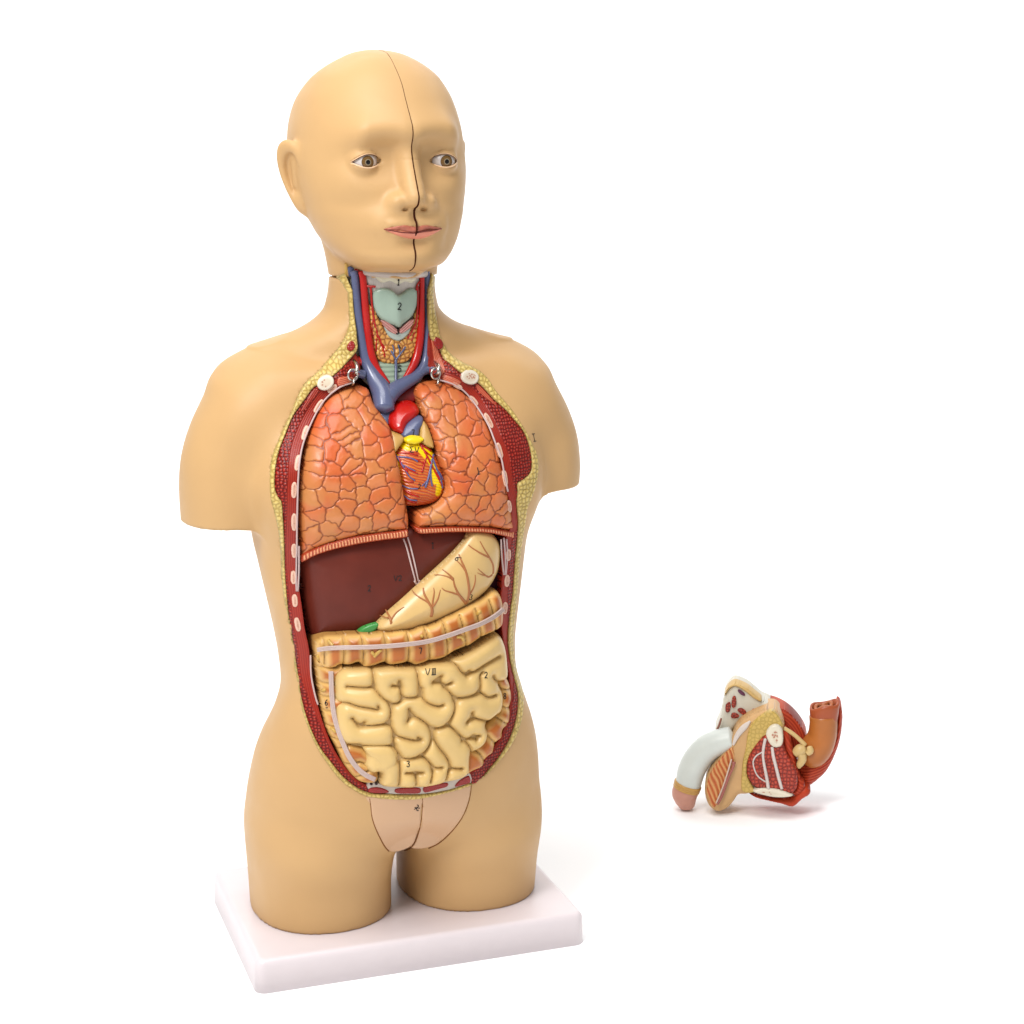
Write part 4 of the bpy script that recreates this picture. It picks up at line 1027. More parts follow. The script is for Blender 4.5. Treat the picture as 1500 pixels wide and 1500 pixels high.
# liver with gall bladder and ligament
liver = thing('liver', 'dark glossy brown liver lying under the left lung, beside the stomach', 'liver', (-.04, -.08, .36))
LIV = organ_mat('liver_surface', rough=.30, coat=.35, var=.08)
LIV = material('liver_surface', srgb('5f2419'), rough=.42, spec=.22, var=.14, vscale=30)
LP = [(439,812),(480,796),(520,786),(560,780),(640,770),(690,774),(697,790),(670,815),(640,838),(613,865),(590,888),(567,906),(556,920),(545,928),(523,931),(493,933.5),(466,935.5),(456,931),(450,915),(445,885),(441.5,850)]
lc = tz([(505, 850)], .004, fS)[0]
ls = lambda x, z: fS(x, z)+.0065-.0050*np.exp(-((x-lc[0])/.045)**2-((z-lc[1])/.038)**2)
LIO = relief('liver_body', LIV, smooth_poly(tz(LP, .011, fS), 3), ls, liver, R=.024, drop=.013, depth=.025, h=.0010)
GAL = material('gall_bladder_green', srgb('3f8a41'), rough=.3, coat=.3, var=.05)
relief('gall_bladder', GAL, smooth_poly(tz([(520,928),(526,919),(537,913),(551,910.5),(550,918),(540,926),(529,930)], .010, fS), 3), lambda x, z: fS(x, z)+.0015, liver, R=.003, drop=.002, depth=.012, h=.0006)
LIG = material('ligament_white', srgb('c4aaa4'), rough=.3, var=.05)
tube('falciform_ligament', [cast(p, [LIO], .0006) for p in ([(591,789),(596,803),(603,830),(609,853)],[(597,787),(602,803),(608,828),(613,852)],[(607,851),(611,856),(615,850)])], [.0008,.0008,.0009], LIG, liver, n=8, sub=4, many=True)
for ch, p in (('2',(541,862)),('1',(634,799))):
    ink('number_mark', [ch], p, 8.5, lambda q: cast(q, [LIO]), liver, r=.00036)
ink('number_mark', ['V', '2'], (583,847), 7.5, lambda q: cast(q, [LIO]), liver, r=.00036, asp=.75)

# spleen edge behind the stomach
spl = thing('spleen', 'dark purple sliver of spleen seen behind the right edge of the stomach', 'spleen', (.09, -.07, .37))
relief('spleen_body', material('spleen_purple', srgb('3a1a26'), rough=.3, coat=.3, var=.1), smooth_poly(tz([(722,792),(734,790),(739,815),(740,845),(736,862),(726,880),(712,880),(715,840)], .014, fS), 3), lambda x, z: fS(x, z)+.012, spl, R=.008, drop=.004, depth=.02, h=.0015)

# stomach
stomach = thing('stomach', 'smooth yellow stomach with branching tan veins, leaning across the liver', 'stomach', (.04, -.09, .35))
STM = material('stomach_surface', srgb('caa76c'), rough=.30, coat=.2, var=.06, vscale=40)
STP = [(690,778),(707,778),(722,783),(731,795),(732.5,812),(730,832),(723.5,848),(712,865),(693,881.5),(667,897),(635,911),(603,921.5),(578,926.5),(560,926.5),(551,922),(550,915),(557,907),(572,893),(587,880),(613,857),(640,833),(661,812),(676,794)]
ss = lambda x, z: fS(x, z)-.0085
sp_z = smooth_poly(tz(STP, .006, fS), 3)
STO = relief('stomach_body', STM, sp_z, ss, stomach, R=.026, drop=.0165, depth=.025, h=.0011)
def on_s(px):
    P = t3(px, -.004, fS)
    for _ in range(4):
        def sf(x, z):
            q = np.maximum(sdist(x, z, sp_z), 0); t = 1-np.clip(q/.026, 0, 1); return fS(x, z)-.0085+.0165*(1-np.sqrt(np.maximum(1-t*t, 0)))
        P = TOR.at(np.array(px, float), sf(P[:, 0], P[:, 2]))
    return P-np.array([0, .0002, 0])
SV = material('stomach_vein_paint', srgb('a0653a'), rough=.35)
sv = [[(575,925),(573,912),(571,904),(566,895),(563,889)],[(571,905),(564,904),(556,901)],[(573,908),(579,899),(586,893),(592,889)],
 [(631.5,903),(633,893),(627,881),(621,869),(620,861)],[(628,883),(616,876),(608,870),(604,865)],[(633,893),(634,880),(636,868),(635,861)],[(634,889),(641,878),(645,864)],
 [(683,884),(677,877),(671,869),(666,858),(664,848)],[(673,872),(662,868),(652,865),(647,861)],[(664,848),(657,841),(648,834)],[(664,850),(656,845),(643,842),(636,842)],[(684,882),(687,866),(685,848),(681,833),(676,822),(672,812)],[(682,837),(674,826),(666,819)],[(687,872),(693,862),(696,852),(696,842)],
 [(722,840),(722,828),(717,817),(709,804),(703,793)],[(717,817),(705,811),(692,803),(686,798)],[(721,842),(715,845),(708,840),(700,833)],[(714,844),(706,842),(699,839)]]
sr_ = [.0013,.0007,.0009,.0014,.0008,.0009,.0009,.0014,.0008,.0009,.0007,.0013,.0007,.0009,.0011,.0009,.0009,.0006]
tube('stomach_vein', [on_s(p) for p in sv], [np.linspace(r*1.25, r*.5, len(p)) for p, r in zip(sv, sr_)], SV, stomach, n=8, sub=4, many=True, flat=.6)
ink('number_mark', ['6'], (671,818), 9.5, lambda q: cast(q, [STO]), stomach, rot=65)
ink('number_mark', ['3'], (690,875), 7.5, lambda q: cast(q, [STO]), stomach, rot=15)

# ------------------------------------------------------------------ intestines
gut = thing('intestines', 'cream coiled small intestine framed by ribbed orange colon, filling the belly', 'intestines', (0, -.10, .2))
GUTM = organ_mat('intestine_surface', rough=.34, coat=.15, var=.03)
z6 = lambda L: [(x/3.947+420, y/3.947+900) for x, y in L]
SI = z6([(262,345),(300,305),(345,296),(400,294),(490,292),(600,288),(700,290),(745,286),(820,268),(900,258),(1000,222),(1100,165),(1180,110),(1215,108),(1240,150),(1255,220),(1262,330),(1240,370),(1212,388),(1228,430),(1235,470),(1228,530),(1205,572),(1165,603),(1135,625),(1147,670),(1135,720),(1105,755),(1060,785),(1052,840),(1050,885),(1000,930),(900,958),(780,985),(600,985),(530,968),(528,900),(470,900),(430,850),(430,760),(330,745),(290,690),(262,600),(262,480)])
GR = [z6(g) for g in (
 [(490,292),(492,340),(494,385),(500,420),(540,470),(590,510),(592,560),(582,615)],
 [(340,405),(380,409),(440,412),(495,408)],
 [(300,500),(340,500),(400,520),(470,532),(522,540),(518,520)],
 [(370,590),(415,632),(500,630),(582,618)],
 [(582,618),(605,660),(612,700),(608,745),(640,800),(640,825)],
 [(285,775),(330,748),(400,742),(440,752),(520,754),(610,745)],
 [(600,400),(620,405),(645,405),(652,450),(660,478),(635,500),(592,512)],[(645,405),(640,375)],
 [(660,476),(700,472),(745,466),(765,450)],[(742,290),(752,380),(765,450),(800,500),(860,520),(890,512)],
 [(862,372),(890,395),(930,440),(962,480)],[(862,372),(835,382)],[(862,372),(882,345)],[(905,404),(940,384)],
 [(965,485),(962,530),(945,580),(915,625),(870,645),(830,650),(790,615),(750,590),(710,575)],[(710,575),(690,605)],[(710,575),(696,535)],
 [(965,480),(1010,470),(1060,458),(1095,440),(1108,400),(1105,345),(1120,325)],
 [(930,262),(970,285),(1010,332),(1060,325),(1090,310),(1150,270),(1215,232)],
 [(1095,440),(1120,450),(1150,468),(1195,456)],[(1180,345),(1195,370),(1225,385)],
 [(920,625),(960,660),(1000,700),(1040,745),(1055,785),(1052,880)],
 [(1030,612),(1060,590),(1120,600),(1160,610),(1205,575)],[(1060,590),(1060,555)],
 [(1005,718),(1040,706),(1100,690)],[(1065,690),(1085,712)],
 [(832,650),(838,700),(870,760),(910,810),(932,860),(922,900),(912,945)],
 [(612,690),(660,702),(720,715),(765,712),(745,700)],
 [(640,822),(700,822),(765,803),(805,760),(825,715),(832,660)],
 [(768,803),(810,840),(835,885),(822,955)],
 [(680,905),(735,905),(775,902)],[(735,905),(742,980)],
 [(940,880),(1000,878)],[(832,880),(885,872)],[(640,825),(645,880),(640,975)],
 [(1040,320),(1030,345)],[(415,632),(440,612)],[(765,450),(770,420)])]
def gsurf(x, z): return fS(x, z)-.0075
GOFF = -.0035
si_z = smooth_poly(tz(SI, GOFF+.004, fS), 3); gz_ = [smooth_poly(tz(g, GOFF-.001, fS), 4, False) if len(g) > 2 else tz(g, GOFF-.001, fS) for g in GR]
def pillow(q, R_, A): t = 1-np.clip(q/R_, 0, 1); return A*np.sqrt(np.maximum(1-t*t, 0))
def soft_q(x, z, d, tau=.0021):
    S = np.exp(-(d+.001)/tau)
    for g in gz_: S = S+np.exp(-seg_dist(x, z, [g])[0]/tau)
    return np.maximum(-tau*np.log(np.maximum(S, 1e-30)), 0)
def si_d(x, z, d):
    q = soft_q(x, z, d)
    return pillow(q, .0095, .0095)
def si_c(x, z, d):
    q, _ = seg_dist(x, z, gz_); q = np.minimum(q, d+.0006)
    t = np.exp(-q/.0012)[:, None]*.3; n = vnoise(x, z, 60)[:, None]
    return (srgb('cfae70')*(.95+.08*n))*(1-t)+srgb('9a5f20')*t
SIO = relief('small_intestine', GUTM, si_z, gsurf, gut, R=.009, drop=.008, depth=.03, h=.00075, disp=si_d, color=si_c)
def colon(name, P, cuts, off, parent=gut, line=None, orient=None, A=.0052, centers=None, label=None):
    Pz = smooth_poly(tz(P, off+.004, fS), 3); Cz = [tz(c, off-.001, fS) for c in cuts]
    def dsp(x, z, d):
        q, _ = seg_dist(x, z, Cz); q2 = np.minimum(q, d+.0005)
        return pillow(q2, .0090, A)+.0008*pillow(q2, .002, 1)
    def cl(x, z, d):
        q, _ = seg_dist(x, z, Cz); q = np.minimum(q, d*1.0)
        t = np.clip((q-.0018)/.0042, 0, 1)[:, None]; n = vnoise(x, z, 90)[:, None]
        c = srgb('d3a862')*(1-t)+srgb('a95e24')*t
        c = c*(.92+.16*n); k = np.exp(-q/.0008)[:, None]*.6
        return c*(1-k)+srgb('7e4614')*k
    return relief(name, GUTM, Pz, lambda x, z: fS(x, z)+off, parent, R=.012, drop=.010, depth=.03, h=.0008, disp=dsp, color=cl, label=label)
TC = [(461,944),(464,937),(478,931),(495,930.5),(512,929),(523,929),(530,928),(545,928),(560,926),(571,926.5),(588,923.5),(603,923.5),(616,917.5),(628,916.5),(641,911),(652,904),(664,899),(678,891.5),(690,885.5),(703,879),(714,871.5),(722,865.5),(730,867),(735,878),(737,895),(736,912),(731,920),(721,926),(707,932),(697,938),(687,945),(676,949),(664,954),(652,962),(640,966),(628,967.5),(618,971.5),(607,974),(597,970),(585,972.5),(570,974),(562,970),(548,975),(533,977),(525,970),(512,974),(498,973.5),(490,978),(474,978),(464,966),(461,954)]
tcut = [z6(c) for c in ([(330,128),(332,290)],[(435,122),(444,230),(448,292)],[(567,112),(574,200),(578,292)],[(700,98),(705,180),(704,280)],[(800,72),(820,160),(828,262)],[(905,42),(922,120),(932,235)],[(1002,8),(1022,90),(1042,192)],[(1092,-30),(1112,60),(1132,150)],[(1172,-80),(1195,10),(1212,95)],[(215,140),(222,290)])]
AC = [(462,965),(474,970),(490,976),(500,972),(503,980),(495,992),(497,1012),(507,1026),(503,1036),(497,1046),(503,1062),(511,1078),(528,1088),(541,1090),(552,1096),(560,1106),(556,1118),(554,1128),(554,1140),(548,1146),(536,1147),(522,1142),(505,1122),(493,1096),(481,1074),(474,1052),(469,1028),(466,1002),(463,984)]
acut = [z6(c) for c in ([(160,300),(290,305)],[(170,390),(300,400)],[(180,470),(330,475)],[(205,555),(330,560)],[(225,640),(330,655)],[(250,712),(345,730)],[(285,790),(360,748),(440,770)],[(330,870),(420,850),(470,870)],[(400,945),(470,900),(520,890)],[(440,770),(500,850),(525,910)])]
DC = [(737,975),(741,990),(746,1001),(748.5,1020),(746,1032),(746.5,1045),(743.5,1060),(736,1068),(734,1080),(725,1088),(721,1102),(711,1110),(706,1122),(690,1130),(683,1134),(676,1128),(680,1098),(692,1094),(702,1082),(705,1066),(722,1050),(730,1036),(731,1010),(726,996)]
dcut = [z6(c) for c in ([(1225,430),(1310,435)],[(1215,525),(1300,545)],[(1160,590),(1220,600),(1300,650)],[(1115,690),(1160,700),(1230,770)],[(1060,770),(1110,800),(1160,870)])]
DCO = colon('descending_colon', DC, dcut, -.0060)
ACO = colon('ascending_colon', AC, acut, -.0062)
TCO = colon('transverse_colon', TC, tcut, -.0080)
# caecum window and white bands
CAE = z6([(442,762),(500,752),(585,757),(620,788),(632,838),(608,884),(568,902),(532,884),(495,842),(460,802)])
relief('caecum_flap', GUTM, smooth_poly(tz(CAE, -.010, fS), 3), lambda x, z: fS(x, z)-.0182, gut, R=.009, drop=.006, depth=.012, h=.0008, color=lambda x, z, d: np.tile(srgb('cfae70'), (len(x), 1))*(.97+.05*vnoise(x, z, 70)[:, None]))
TAE = material('taenia_white', srgb('b8a29a'), rough=.3, coat=.2, var=.04)
def bandt(px, off, w=2.0, n=3, r=.0010):
    px = smooth_poly(np.array(px, float), 4, False); t = np.gradient(px, axis=0); t /= np.linalg.norm(t, axis=1)[:, None]; nr = np.stack([-t[:, 1], t[:, 0]], -1)
    out = []
    for k in range(n):
        s = (k-(n-1)/2)*w; out.append(t3(px+nr*s, off, fS))
    return out, [r]*n
P_, r_ = bandt(z6([(178,205),(240,196),(330,192),(440,190),(575,184),(705,172),(820,155),(925,125),(1030,88),(1120,55),(1200,12),(1252,-30)]), -.0160, 2.0)
tube('taenia_band', P_, r_, TAE, gut, n=8, sub=1, many=True)
P_, r_ = bandt(z6([(256,330),(258,400),(262,480),(272,570),(292,650),(320,730),(360,820),(410,890),(460,930),(512,955)]), -.0120, 2.2)
tube('taenia_band', P_, r_, TAE, gut, n=8, sub=1, many=True)
# fatty tags
TAG = material('fatty_tag', srgb('bd964a'), rough=.3, coat=.2)
for P in ([(240,148),(252,165),(268,180)],[(505,245),(520,228),(545,205)],[(492,215),(505,235)],[(775,120),(785,132)],[(985,130),(1010,132),(1022,150)],[(930,135),(945,152)],[(205,440),(225,435)],[(180,235),(185,265)],[(255,655),(285,680)],[(1100,60-60),(1120,40-60)]):
    q = cast(z6(P), [SIO, DCO, ACO, TCO], .0004)
    tube('fatty_tag', q, [.0017]*len(q), TAG, gut, n=10, sub=4)
GUTS = [SIO, DCO, ACO, TCO]
gi = lambda q: cast(q, GUTS, .0003)
for ch, p, s_ in ((['7'],(616,953.5),8.5), (['V', 'i3'],(631,984),9.5), (['2'],(712,989),8.5), (['8'],(739.5,1019.5),8.5), (['6'],(478,1029),8.5), (['-'],(478.5,1037),5), (['3'],(598,1119),8.5)):
    ink('number_mark', ch, p, s_, gi, gut, asp=.8 if len(ch) > 1 else .62)
# ------------------------------------------------------------------ the separate pelvic specimen on the right
D0 = Frame((0, 0, 0), 0).ray(np.array((1110., 1190.))); t0 = -CAM[2]/D0[2]; P0 = CAM+D0*t0
SPF = Frame((P0[0], P0[1], 0), -math.atan2(P0[0]-CAM[0], P0[1]-CAM[1]))
spec = thing('pelvic_specimen', 'small detached model of sectioned pelvic organs, lying alone on the white ground', 'anatomical specimen', (0, 0, 0), SPF)
z8 = lambda L: [(x/4.839+950, y/4.839+980) for x, y in L]
def sx(L, y): return SPF.at(np.array(z8(L), float), y)
def sp2(L, y, n=3): return smooth_poly(sx(L, y)[:, [0, 2]], n) if n > 1 else sx(L, y)[:, [0, 2]]
def plane(y): return lambda x, z: np.full(np.shape(x), y)+0*x
FIN = material('pubic_bone_cream', srgb('c9c4b4'), rough=.35, var=.03)
fin = relief('pubic_bone_side', FIN, sp2([(600,108),(640,112),(700,140),(750,180),(800,222),(860,250),(880,300),(760,330),(660,370),(600,430),(570,470),(520,462),(470,446),(490,390),(512,330),(525,260),(533,200),(560,145)], .010), plane(.006), spec, R=.006, drop=.006, depth=.035, h=.0009)
CREST = material('fin_crest', srgb('c7a568'), rough=.4)
relief('cartilage_crest', CREST, sp2([(600,108),(640,112),(700,140),(750,180),(800,222),(790,232),(740,205),(690,165),(640,132),(600,125),(565,150),(545,190),(540,180),(560,140)], .004), plane(.0035), fin, R=.002, drop=.002, depth=.02, h=.0008)
CELL = material('muscle_section', None, rough=.32, var=.05)
def cell_d(s, a=.0008): return lambda x, z, d: a*np.sqrt(np.clip(voronoi(x, z, s, .6, 21)[1]/.0012, 0, 1))
def cell_c(s, g='5c140c', c='9e3422', hi='c2644c'):
    def f(x, z, d):
        f1, e, r = voronoi(x, z, s, .6, 21); t = np.clip(e/.0010, 0, 1)[:, None]; k = np.clip((.0010-f1)/.0007, 0, 1)[:, None]*.5
        cc = srgb(g)*(1-t)+srgb(c)*(.85+.35*r[:, None])*t; return cc*(1-k)+srgb(hi)*k
    return f
for P in ([(598,200),(615,196),(622,230),(618,265),(600,278),(588,262),(590,225)],[(553,250),(575,238),(582,260),(576,300),(560,312),(545,300),(545,265)],[(640,283),(662,282),(688,300),(692,318),(675,328),(645,312),(630,295)],[(590,318),(615,315),(640,330),(638,345),(612,352),(584,345)]):
    relief('muscle_oval', CELL, sp2(P, .003), plane(.0035), fin, R=.001, drop=.001, depth=.005, h=.0006, disp=cell_d(.0035, .0005), color=cell_c(.0035))
relief('vessel_oval', material('purple_vessel', srgb('5a2a44'), rough=.35), sp2([(632,152),(650,152),(680,176),(684,192),(665,190),(640,172)], .003), plane(.0035), fin, R=.001, drop=.001, depth=.004, h=.0006)
FM2 = material('specimen_muscle', None, rough=.4, spec=.15, var=.06)
def fibre(ctr, per, a='7e2012', b='b8492c'):
    c = SPF.at(np.array(z8([ctr])[0]), 0)
    def ph(x, z): return np.sin(np.hypot(x-c[0], (z-c[2])*1.0)*2*math.pi/per+.8*vnoise(x, z, 120))
    return (lambda x, z, d: .0004*(ph(x, z)+1)), (lambda x, z, d: srgb(a)*(.5-.5*ph(x, z))[:, None]+srgb(b)*(.5+.5*ph(x, z))[:, None])
d_, c_ = fibre((820, 560), .0030)
relief('obturator_muscle', FM2, sp2([(690,265),(740,252),(820,254),(900,270),(970,305),(1030,355),(1080,415),(1112,470),(1125,530),(1115,590),(1060,640),(1020,640),(960,560),(940,430),(900,360),(820,315),(740,320)], .006), plane(.004), spec, R=.014, drop=.010, depth=.035, h=.0009, disp=d_, color=c_)
# erectile body in white plastic with a tan band and a pink end
WH = material('white_plastic_sleeve', srgb('c9cec8'), rough=.3, var=.03)
q = sx([(590,500),(500,520),(410,565),(345,640),(305,720),(285,800),(272,838)], -.004)
sleeve = tube('white_sleeve', q, [.0160,.0162,.0166,.0169,.0168,.0158,.0150], WH, spec, n=32, sub=6)
BND = material('tan_band', srgb('bf9350'), rough=.35)
for k in range(3):
    f = k*13
    q = sx([(280-f*.32, 812+f), (276-f*.32, 824+f)], -.004); tube('ridge_band', q, [.0172-.0002*k, .0172-.0002*k], BND, sleeve, n=32, sub=1)
q = sx([(270,846),(258,880),(262,920),(268,955),(270,982),(271,992)], -.004)
tube('pink_end', q, [.0158,.0160,.0140,.0112,.0085,.0035], material('pink_end_plastic', srgb('c08a78'), rough=.4, var=.03), sleeve, n=32, sub=6)
# tan wedge with the section of its inside
TAN = material('tan_wedge', None, rough=.38, var=.04)
def tan_c(x, z, d):
    n = vnoise(x, z, 60)[:, None]; return srgb('c39a68')*(.92+.12*n)
wedge = relief('tan_wedge', TAN, sp2([(870,288),(910,300),(945,345),(962,400),(950,440),(880,470),(800,520),(760,640),(735,760),(720,870),(690,888),(640,892),(610,930),(570,980),(520,1008),(480,1010),(440,985),(412,940),(398,870),(404,790),(430,720),(475,660),(520,600),(560,550),(590,490),(620,420),(665,365),(740,325),(810,295)], -.016), plane(-.022), spec, R=.010, drop=.010, depth=.040, h=.0009, color=tan_c)
def str_c(x, z, d):
    m = .5+.5*np.sin((x*.93+z*.36)*1250+4*vnoise(x, z, 90)); m = m[:, None]; n = vnoise(x, z, 45)[:, None]
    return (srgb('b4501f')*(1-m)+srgb('d39d62')*m)*(.9+.2*n)
relief('striped_section', CELL, sp2([(590,560),(608,600),(606,660),(575,740),(545,830),(500,930),(470,985),(440,965),(418,900),(412,840),(430,760),(480,680),(540,610)], -.024), plane(-.0235), wedge, R=.003, drop=.002, depth=.008, h=.0007, disp=lambda x, z, d: .0008*np.sin((x*.93+z*.36)*1250+4*vnoise(x, z, 90)), color=str_c)
tube('duct', sx([(605,660),(598,700),(570,760),(545,830),(520,900),(490,960)], -.0265), [.0024,.0014,.0016,.0016,.0016,.0012], material('rose_duct', srgb('9a5a50'), rough=.35), wedge, n=10)
tube('pale_duct', sx([(588,640),(565,720),(540,800),(510,880),(480,950)], -.0262), [.0010]*5, material('pale_duct', srgb('c9b0a0'), rough=.35), wedge, n=10)
tube('pale_streak', sx([(600,540),(615,500),(640,455),(680,410),(720,370)], -.0225), [.0012,.0024,.0034,.0036,.0012], material('pale_fascia', srgb('c9bdb4'), rough=.35), wedge, n=12, flat=.5)
def fat_cc(x, z, d):
    f1, e, r = voronoi(x, z, .0050, .7, 31); t = np.clip(e/.0012, 0, 1)[:, None]; return srgb('a58a44')*(1-t)+srgb('bfa156')*(.94+.1*r[:, None])*t
relief('fat_section', CELL, sp2([(868,300),(905,318),(935,360),(950,410),(900,470),(830,470),(770,540),(720,610),(700,680),(700,760),(740,840),(760,870),(700,880),(660,860),(660,760),(668,660),(690,560),(700,480),(730,390),(800,330)], -.024), plane(-.0240), wedge, R=.002, drop=.0016, depth=.01, h=.0007, disp=lambda x, z, d: .0004*np.sqrt(np.clip(voronoi(x, z, .0050, .7, 31)[1]/.0014, 0, 1)), color=fat_cc)
cav = relief('cavernous_section', CELL, sp2([(835,465),(800,490),(750,550),(712,620),(694,690),(700,760),(735,825),(790,862),(850,862),(930,872),(1005,890),(1050,850),(1055,770),(1030,690),(990,620),(960,550),(950,470),(900,440)], -.026), plane(-.0260), spec, R=.005, drop=.004, depth=.045, h=.0006, disp=cell_d(.0047), color=cell_c(.0047))
BN = material('specimen_bone', None, rough=.35, var=.03)
relief('bone_oval', BN, sp2([(880,402),(915,400),(942,425),(955,480),(948,540),(915,560),(875,552),(845,510),(832,465),(850,425)], -.030), plane(-.0300), cav, R=.003, drop=.003, depth=.012, h=.0006, color=bone_c('c9bfa8', 'cfc6b2', .0060, .0032, .35))
relief('bone_oval', BN, sp2([(745,862),(800,850),(880,852),(950,868),(1005,890),(1020,905),(960,915),(880,912),(800,895),(750,878)], -.030), plane(-.0300), cav, R=.003, drop=.003, depth=.012, h=.0006, color=bone_c('c9bfa8', 'cfc6b2', .0035, .0030, .45))
PW = material('white_septum', srgb('c5b9b2'), rough=.35)
tube('septum', sx([(828,495),(815,560),(812,620),(822,690),(838,770),(850,850)], -.0275), [.0018,.0018,.0016,.0018,.0020,.0022], PW, cav, n=10)
tube('septum', sx([(876,555),(885,620),(905,700),(925,780),(945,850)], -.0275), [.0018,.0020,.0020,.0020,.0018], PW, cav, n=10)
tube('septum', sx([(805,590),(765,615),(742,655),(752,715),(780,765),(830,800)], -.0272), [.0009]*6, PW, cav, n=8)
d_, c_ = fibre((1500, 200), .0034, '8a2412', 'b24328')
relief('side_muscle', FM2, sp2([(945,440),(985,450),(1010,520),(1030,600),(1050,700),(1075,780),(1110,840),(1060,900),(1010,880),(1045,840),(1050,770),(1020,690),(985,620),(955,540)], -.020), plane(-.0210), spec, R=.006, drop=.006, depth=.04, h=.0008, disp=lambda x, z, d: 0*x, color=c_)
relief('lower_muscle', FM2, sp2([(705,878),(760,890),(850,912),(950,918),(1020,905),(1060,850),(1110,830),(1145,855),(1142,892),(1090,925),(1025,978),(940,958),(840,935),(760,915)], -.014), plane(-.0190), spec, R=.008, drop=.008, depth=.045, h=.0009, disp=lambda x, z, d: 0*x, color=lambda x, z, d: np.tile(srgb('a8391f'), (len(x), 1))*(.85+.25*vnoise(x, z, 90)[:, None]))
d_, c_ = fibre((1020, 300), .0036, '8c2613', 'b5482b')
relief('levator_muscle', FM2, sp2([(1338,285),(1352,272),(1368,290),(1377,350),(1368,460),(1345,560),(1310,650),(1265,730),(1205,790),(1140,835),(1085,830),(1060,760),(1060,700),(1110,640),(1180,620),(1260,560),(1320,480)], .004), plane(-.0040), spec, R=.020, drop=.016, depth=.035, h=.0009, disp=d_, color=c_)
REC = material('rectum_tan', srgb('a3602a'), rough=.32, var=.06)
q = sx([(1238,330),(1240,400),(1228,480),(1195,550),(1150,610),(1110,650)], .002)
rec = tube('rectum_tube', q, [.0166,.0168,.0175,.0190,.0180,.0120], REC, spec, n=32, sub=6)
t = np.arange(24)*2*math.pi/24; c = sx([(1246,300)], .002)[0]
def ell_ring(rx, ry, dz, tilt, dx=0): return np.stack([c[0]+dx+rx*np.cos(t), c[1]+ry*np.sin(t), c[2]+dz+tilt*np.cos(t)+.0015*np.sin(3*t)], -1)
RR = material('rectum_rim_red', srgb('9a4a28'), rough=.35)
def ringmesh(name, rings, mat, par):
    V = np.vstack(rings); m = len(t); F = [(i*m+j, i*m+(j+1) % m, (i+1)*m+(j+1) % m, (i+1)*m+j) for i in range(len(rings)-1) for j in range(m)]
    return mk(name, V, F, mat, par)
ringmesh('rectum_wall', [ell_ring(.0162,.0150,-.010,0), ell_ring(.0172,.0155,-.002,.001), ell_ring(.0178,.0155,.006,.003), ell_ring(.0172,.0148,.0095,.004), ell_ring(.0150,.0128,.0090,.004), ell_ring(.0135,.0115,.002,.003), ell_ring(.0125,.0105,-.012,.0)], RR, rec)
tube('lining_fold', ell_ring(.0095,.0080,.0065,.003,-.001), .0024, material('fold_tan', srgb('a05a34'), rough=.35), rec, n=10, sub=2, closed=True)
CR = material('gland_cream', srgb('bfa26c'), rough=.35, var=.05)
gl = tube('seminal_gland', sx([(1035,600),(1075,575),(1110,565)], -.016), [.0050,.0075,.0055], CR, spec, n=16)
tube('gland_lobe', sx([(1140,552),(1145,580),(1125,600)], -.019), [.0034,.0045,.0034], CR, gl, n=14)
tube('gland_lobe', sx([(1085,600),(1090,640),(1070,680),(1066,702)], -.017), [.0055,.0052,.0040,.002], CR, gl, n=14)
tube('gland_duct', sx([(960,420),(1010,450),(1060,490),(1110,540)], -.016), [.0026,.0026,.0026,.0030], CR, gl, n=12)
tube('side_vessel', sx([(515,350),(500,400),(480,440)], -.001), [.0012,.0014,.0012], material('brown_vessel', srgb('8a5a4a'), rough=.4), fin, n=8)
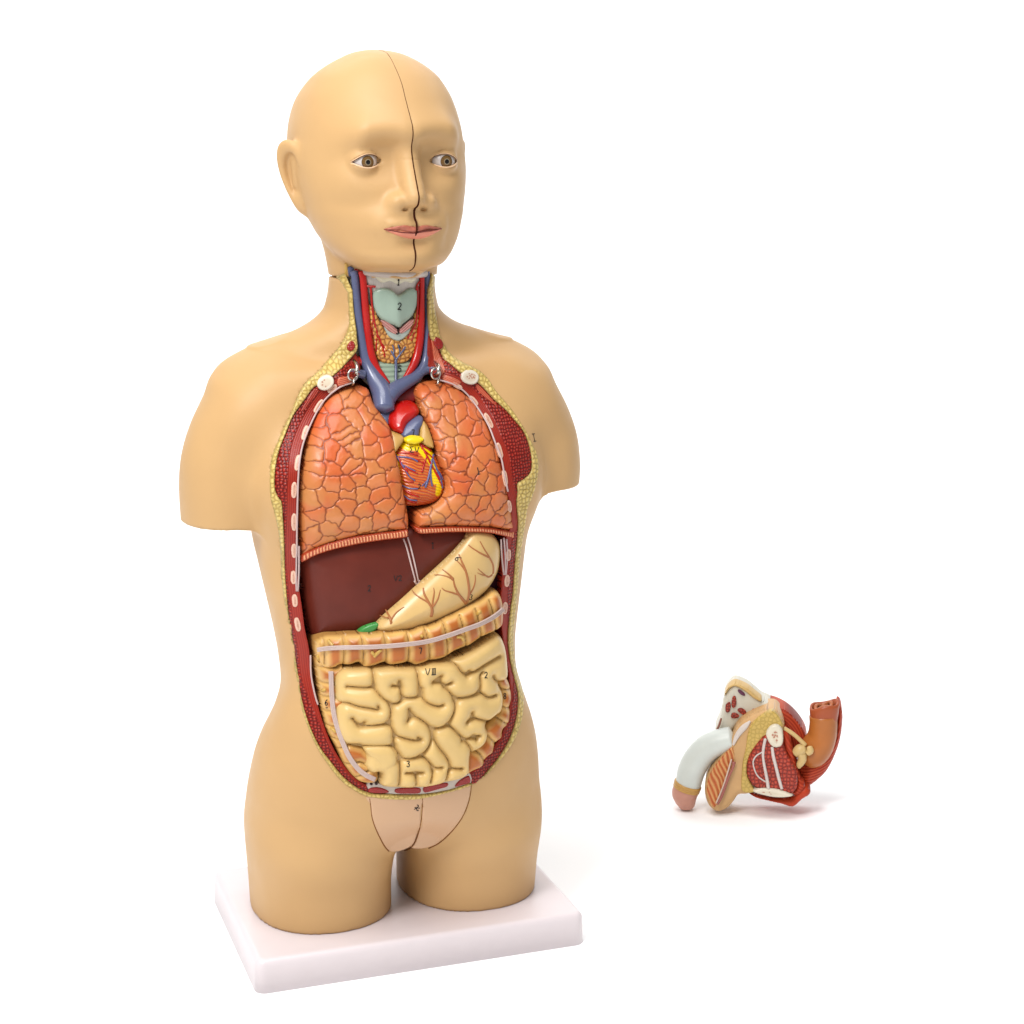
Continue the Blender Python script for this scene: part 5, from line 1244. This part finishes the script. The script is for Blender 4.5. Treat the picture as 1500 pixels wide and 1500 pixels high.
# ------------------------------------------------------------------ camera, light, ground
cam = bpy.data.cameras.new('Camera'); co = bpy.data.objects.new('Camera', cam); COL.objects.link(co)
cam.sensor_width = 36; cam.lens = FPX/1500*36; cam.clip_end = 200; cam.clip_start = .05
co.location = CAM; co.rotation_euler = (math.pi/2-PIT, 0, 0); SC.camera = co
w = bpy.data.worlds.new('World'); SC.world = w; w.use_nodes = True
w.node_tree.nodes['Background'].inputs['Color'].default_value = (1, 1, 1, 1)
w.node_tree.nodes['Background'].inputs['Strength'].default_value = .42
from mathutils import Vector
def area(name, loc, target, size, power, color=(1, 1, 1)):
    l = bpy.data.lights.new(name, 'AREA'); l.shape = 'RECTANGLE'; l.size, l.size_y = size; l.energy = power; l.color = color
    o = bpy.data.objects.new(name, l); COL.objects.link(o); o.location = loc
    o.rotation_euler = (Vector(target)-Vector(loc)).to_track_quat('-Z', 'Y').to_euler()
    return o
area('key_softbox', (-1.0, -1.7, 2.3), (0, 0, .5), (.8, .8), 56)
area('overhead_softbox', (-.2, -.7, 2.8), (0, .1, 0), (1.6, 1.2), 44)
area('added_floor_light', (.4, 2.0, 2.9), (.4, 2.2, 0), (5, 1.5), 46)  # added lamp, whitens the floor behind the model
area('added_backdrop_light', (0, 1.7, 3.2), (0, 3.8, 1.4), (6, .6), 62)  # added lamp, lifts the sweep behind to plain white
GND = material('white_backdrop', (.97, .97, .97), rough=.9, spec=.0, var=0)
prof = [(-4, 0), (2.6, 0)]+[(2.6+1.2*math.sin(a), 1.2-1.2*math.cos(a)) for a in np.linspace(.05, math.pi/2, 20)]+[(3.8, 4.5)]
me = bpy.data.meshes.new('ground'); nP = len(prof)
me.from_pydata([(x, y, z) for y, z in prof for x in (-7, 7)], [], [(2*i, 2*i+1, 2*i+3, 2*i+2) for i in range(nP-1)]); me.materials.append(GND)
for p in me.polygons: p.use_smooth = True
g = bpy.data.objects.new('ground', me); COL.objects.link(g); g['kind'] = 'structure'; g['label'] = 'seamless white studio sweep under and behind the model'
vs = SC.view_settings; vs.view_transform = 'Standard'; vs.look = 'None'; vs.exposure = 0; vs.gamma = 1; vs.use_curve_mapping = False
SC.cycles.max_bounces = 8
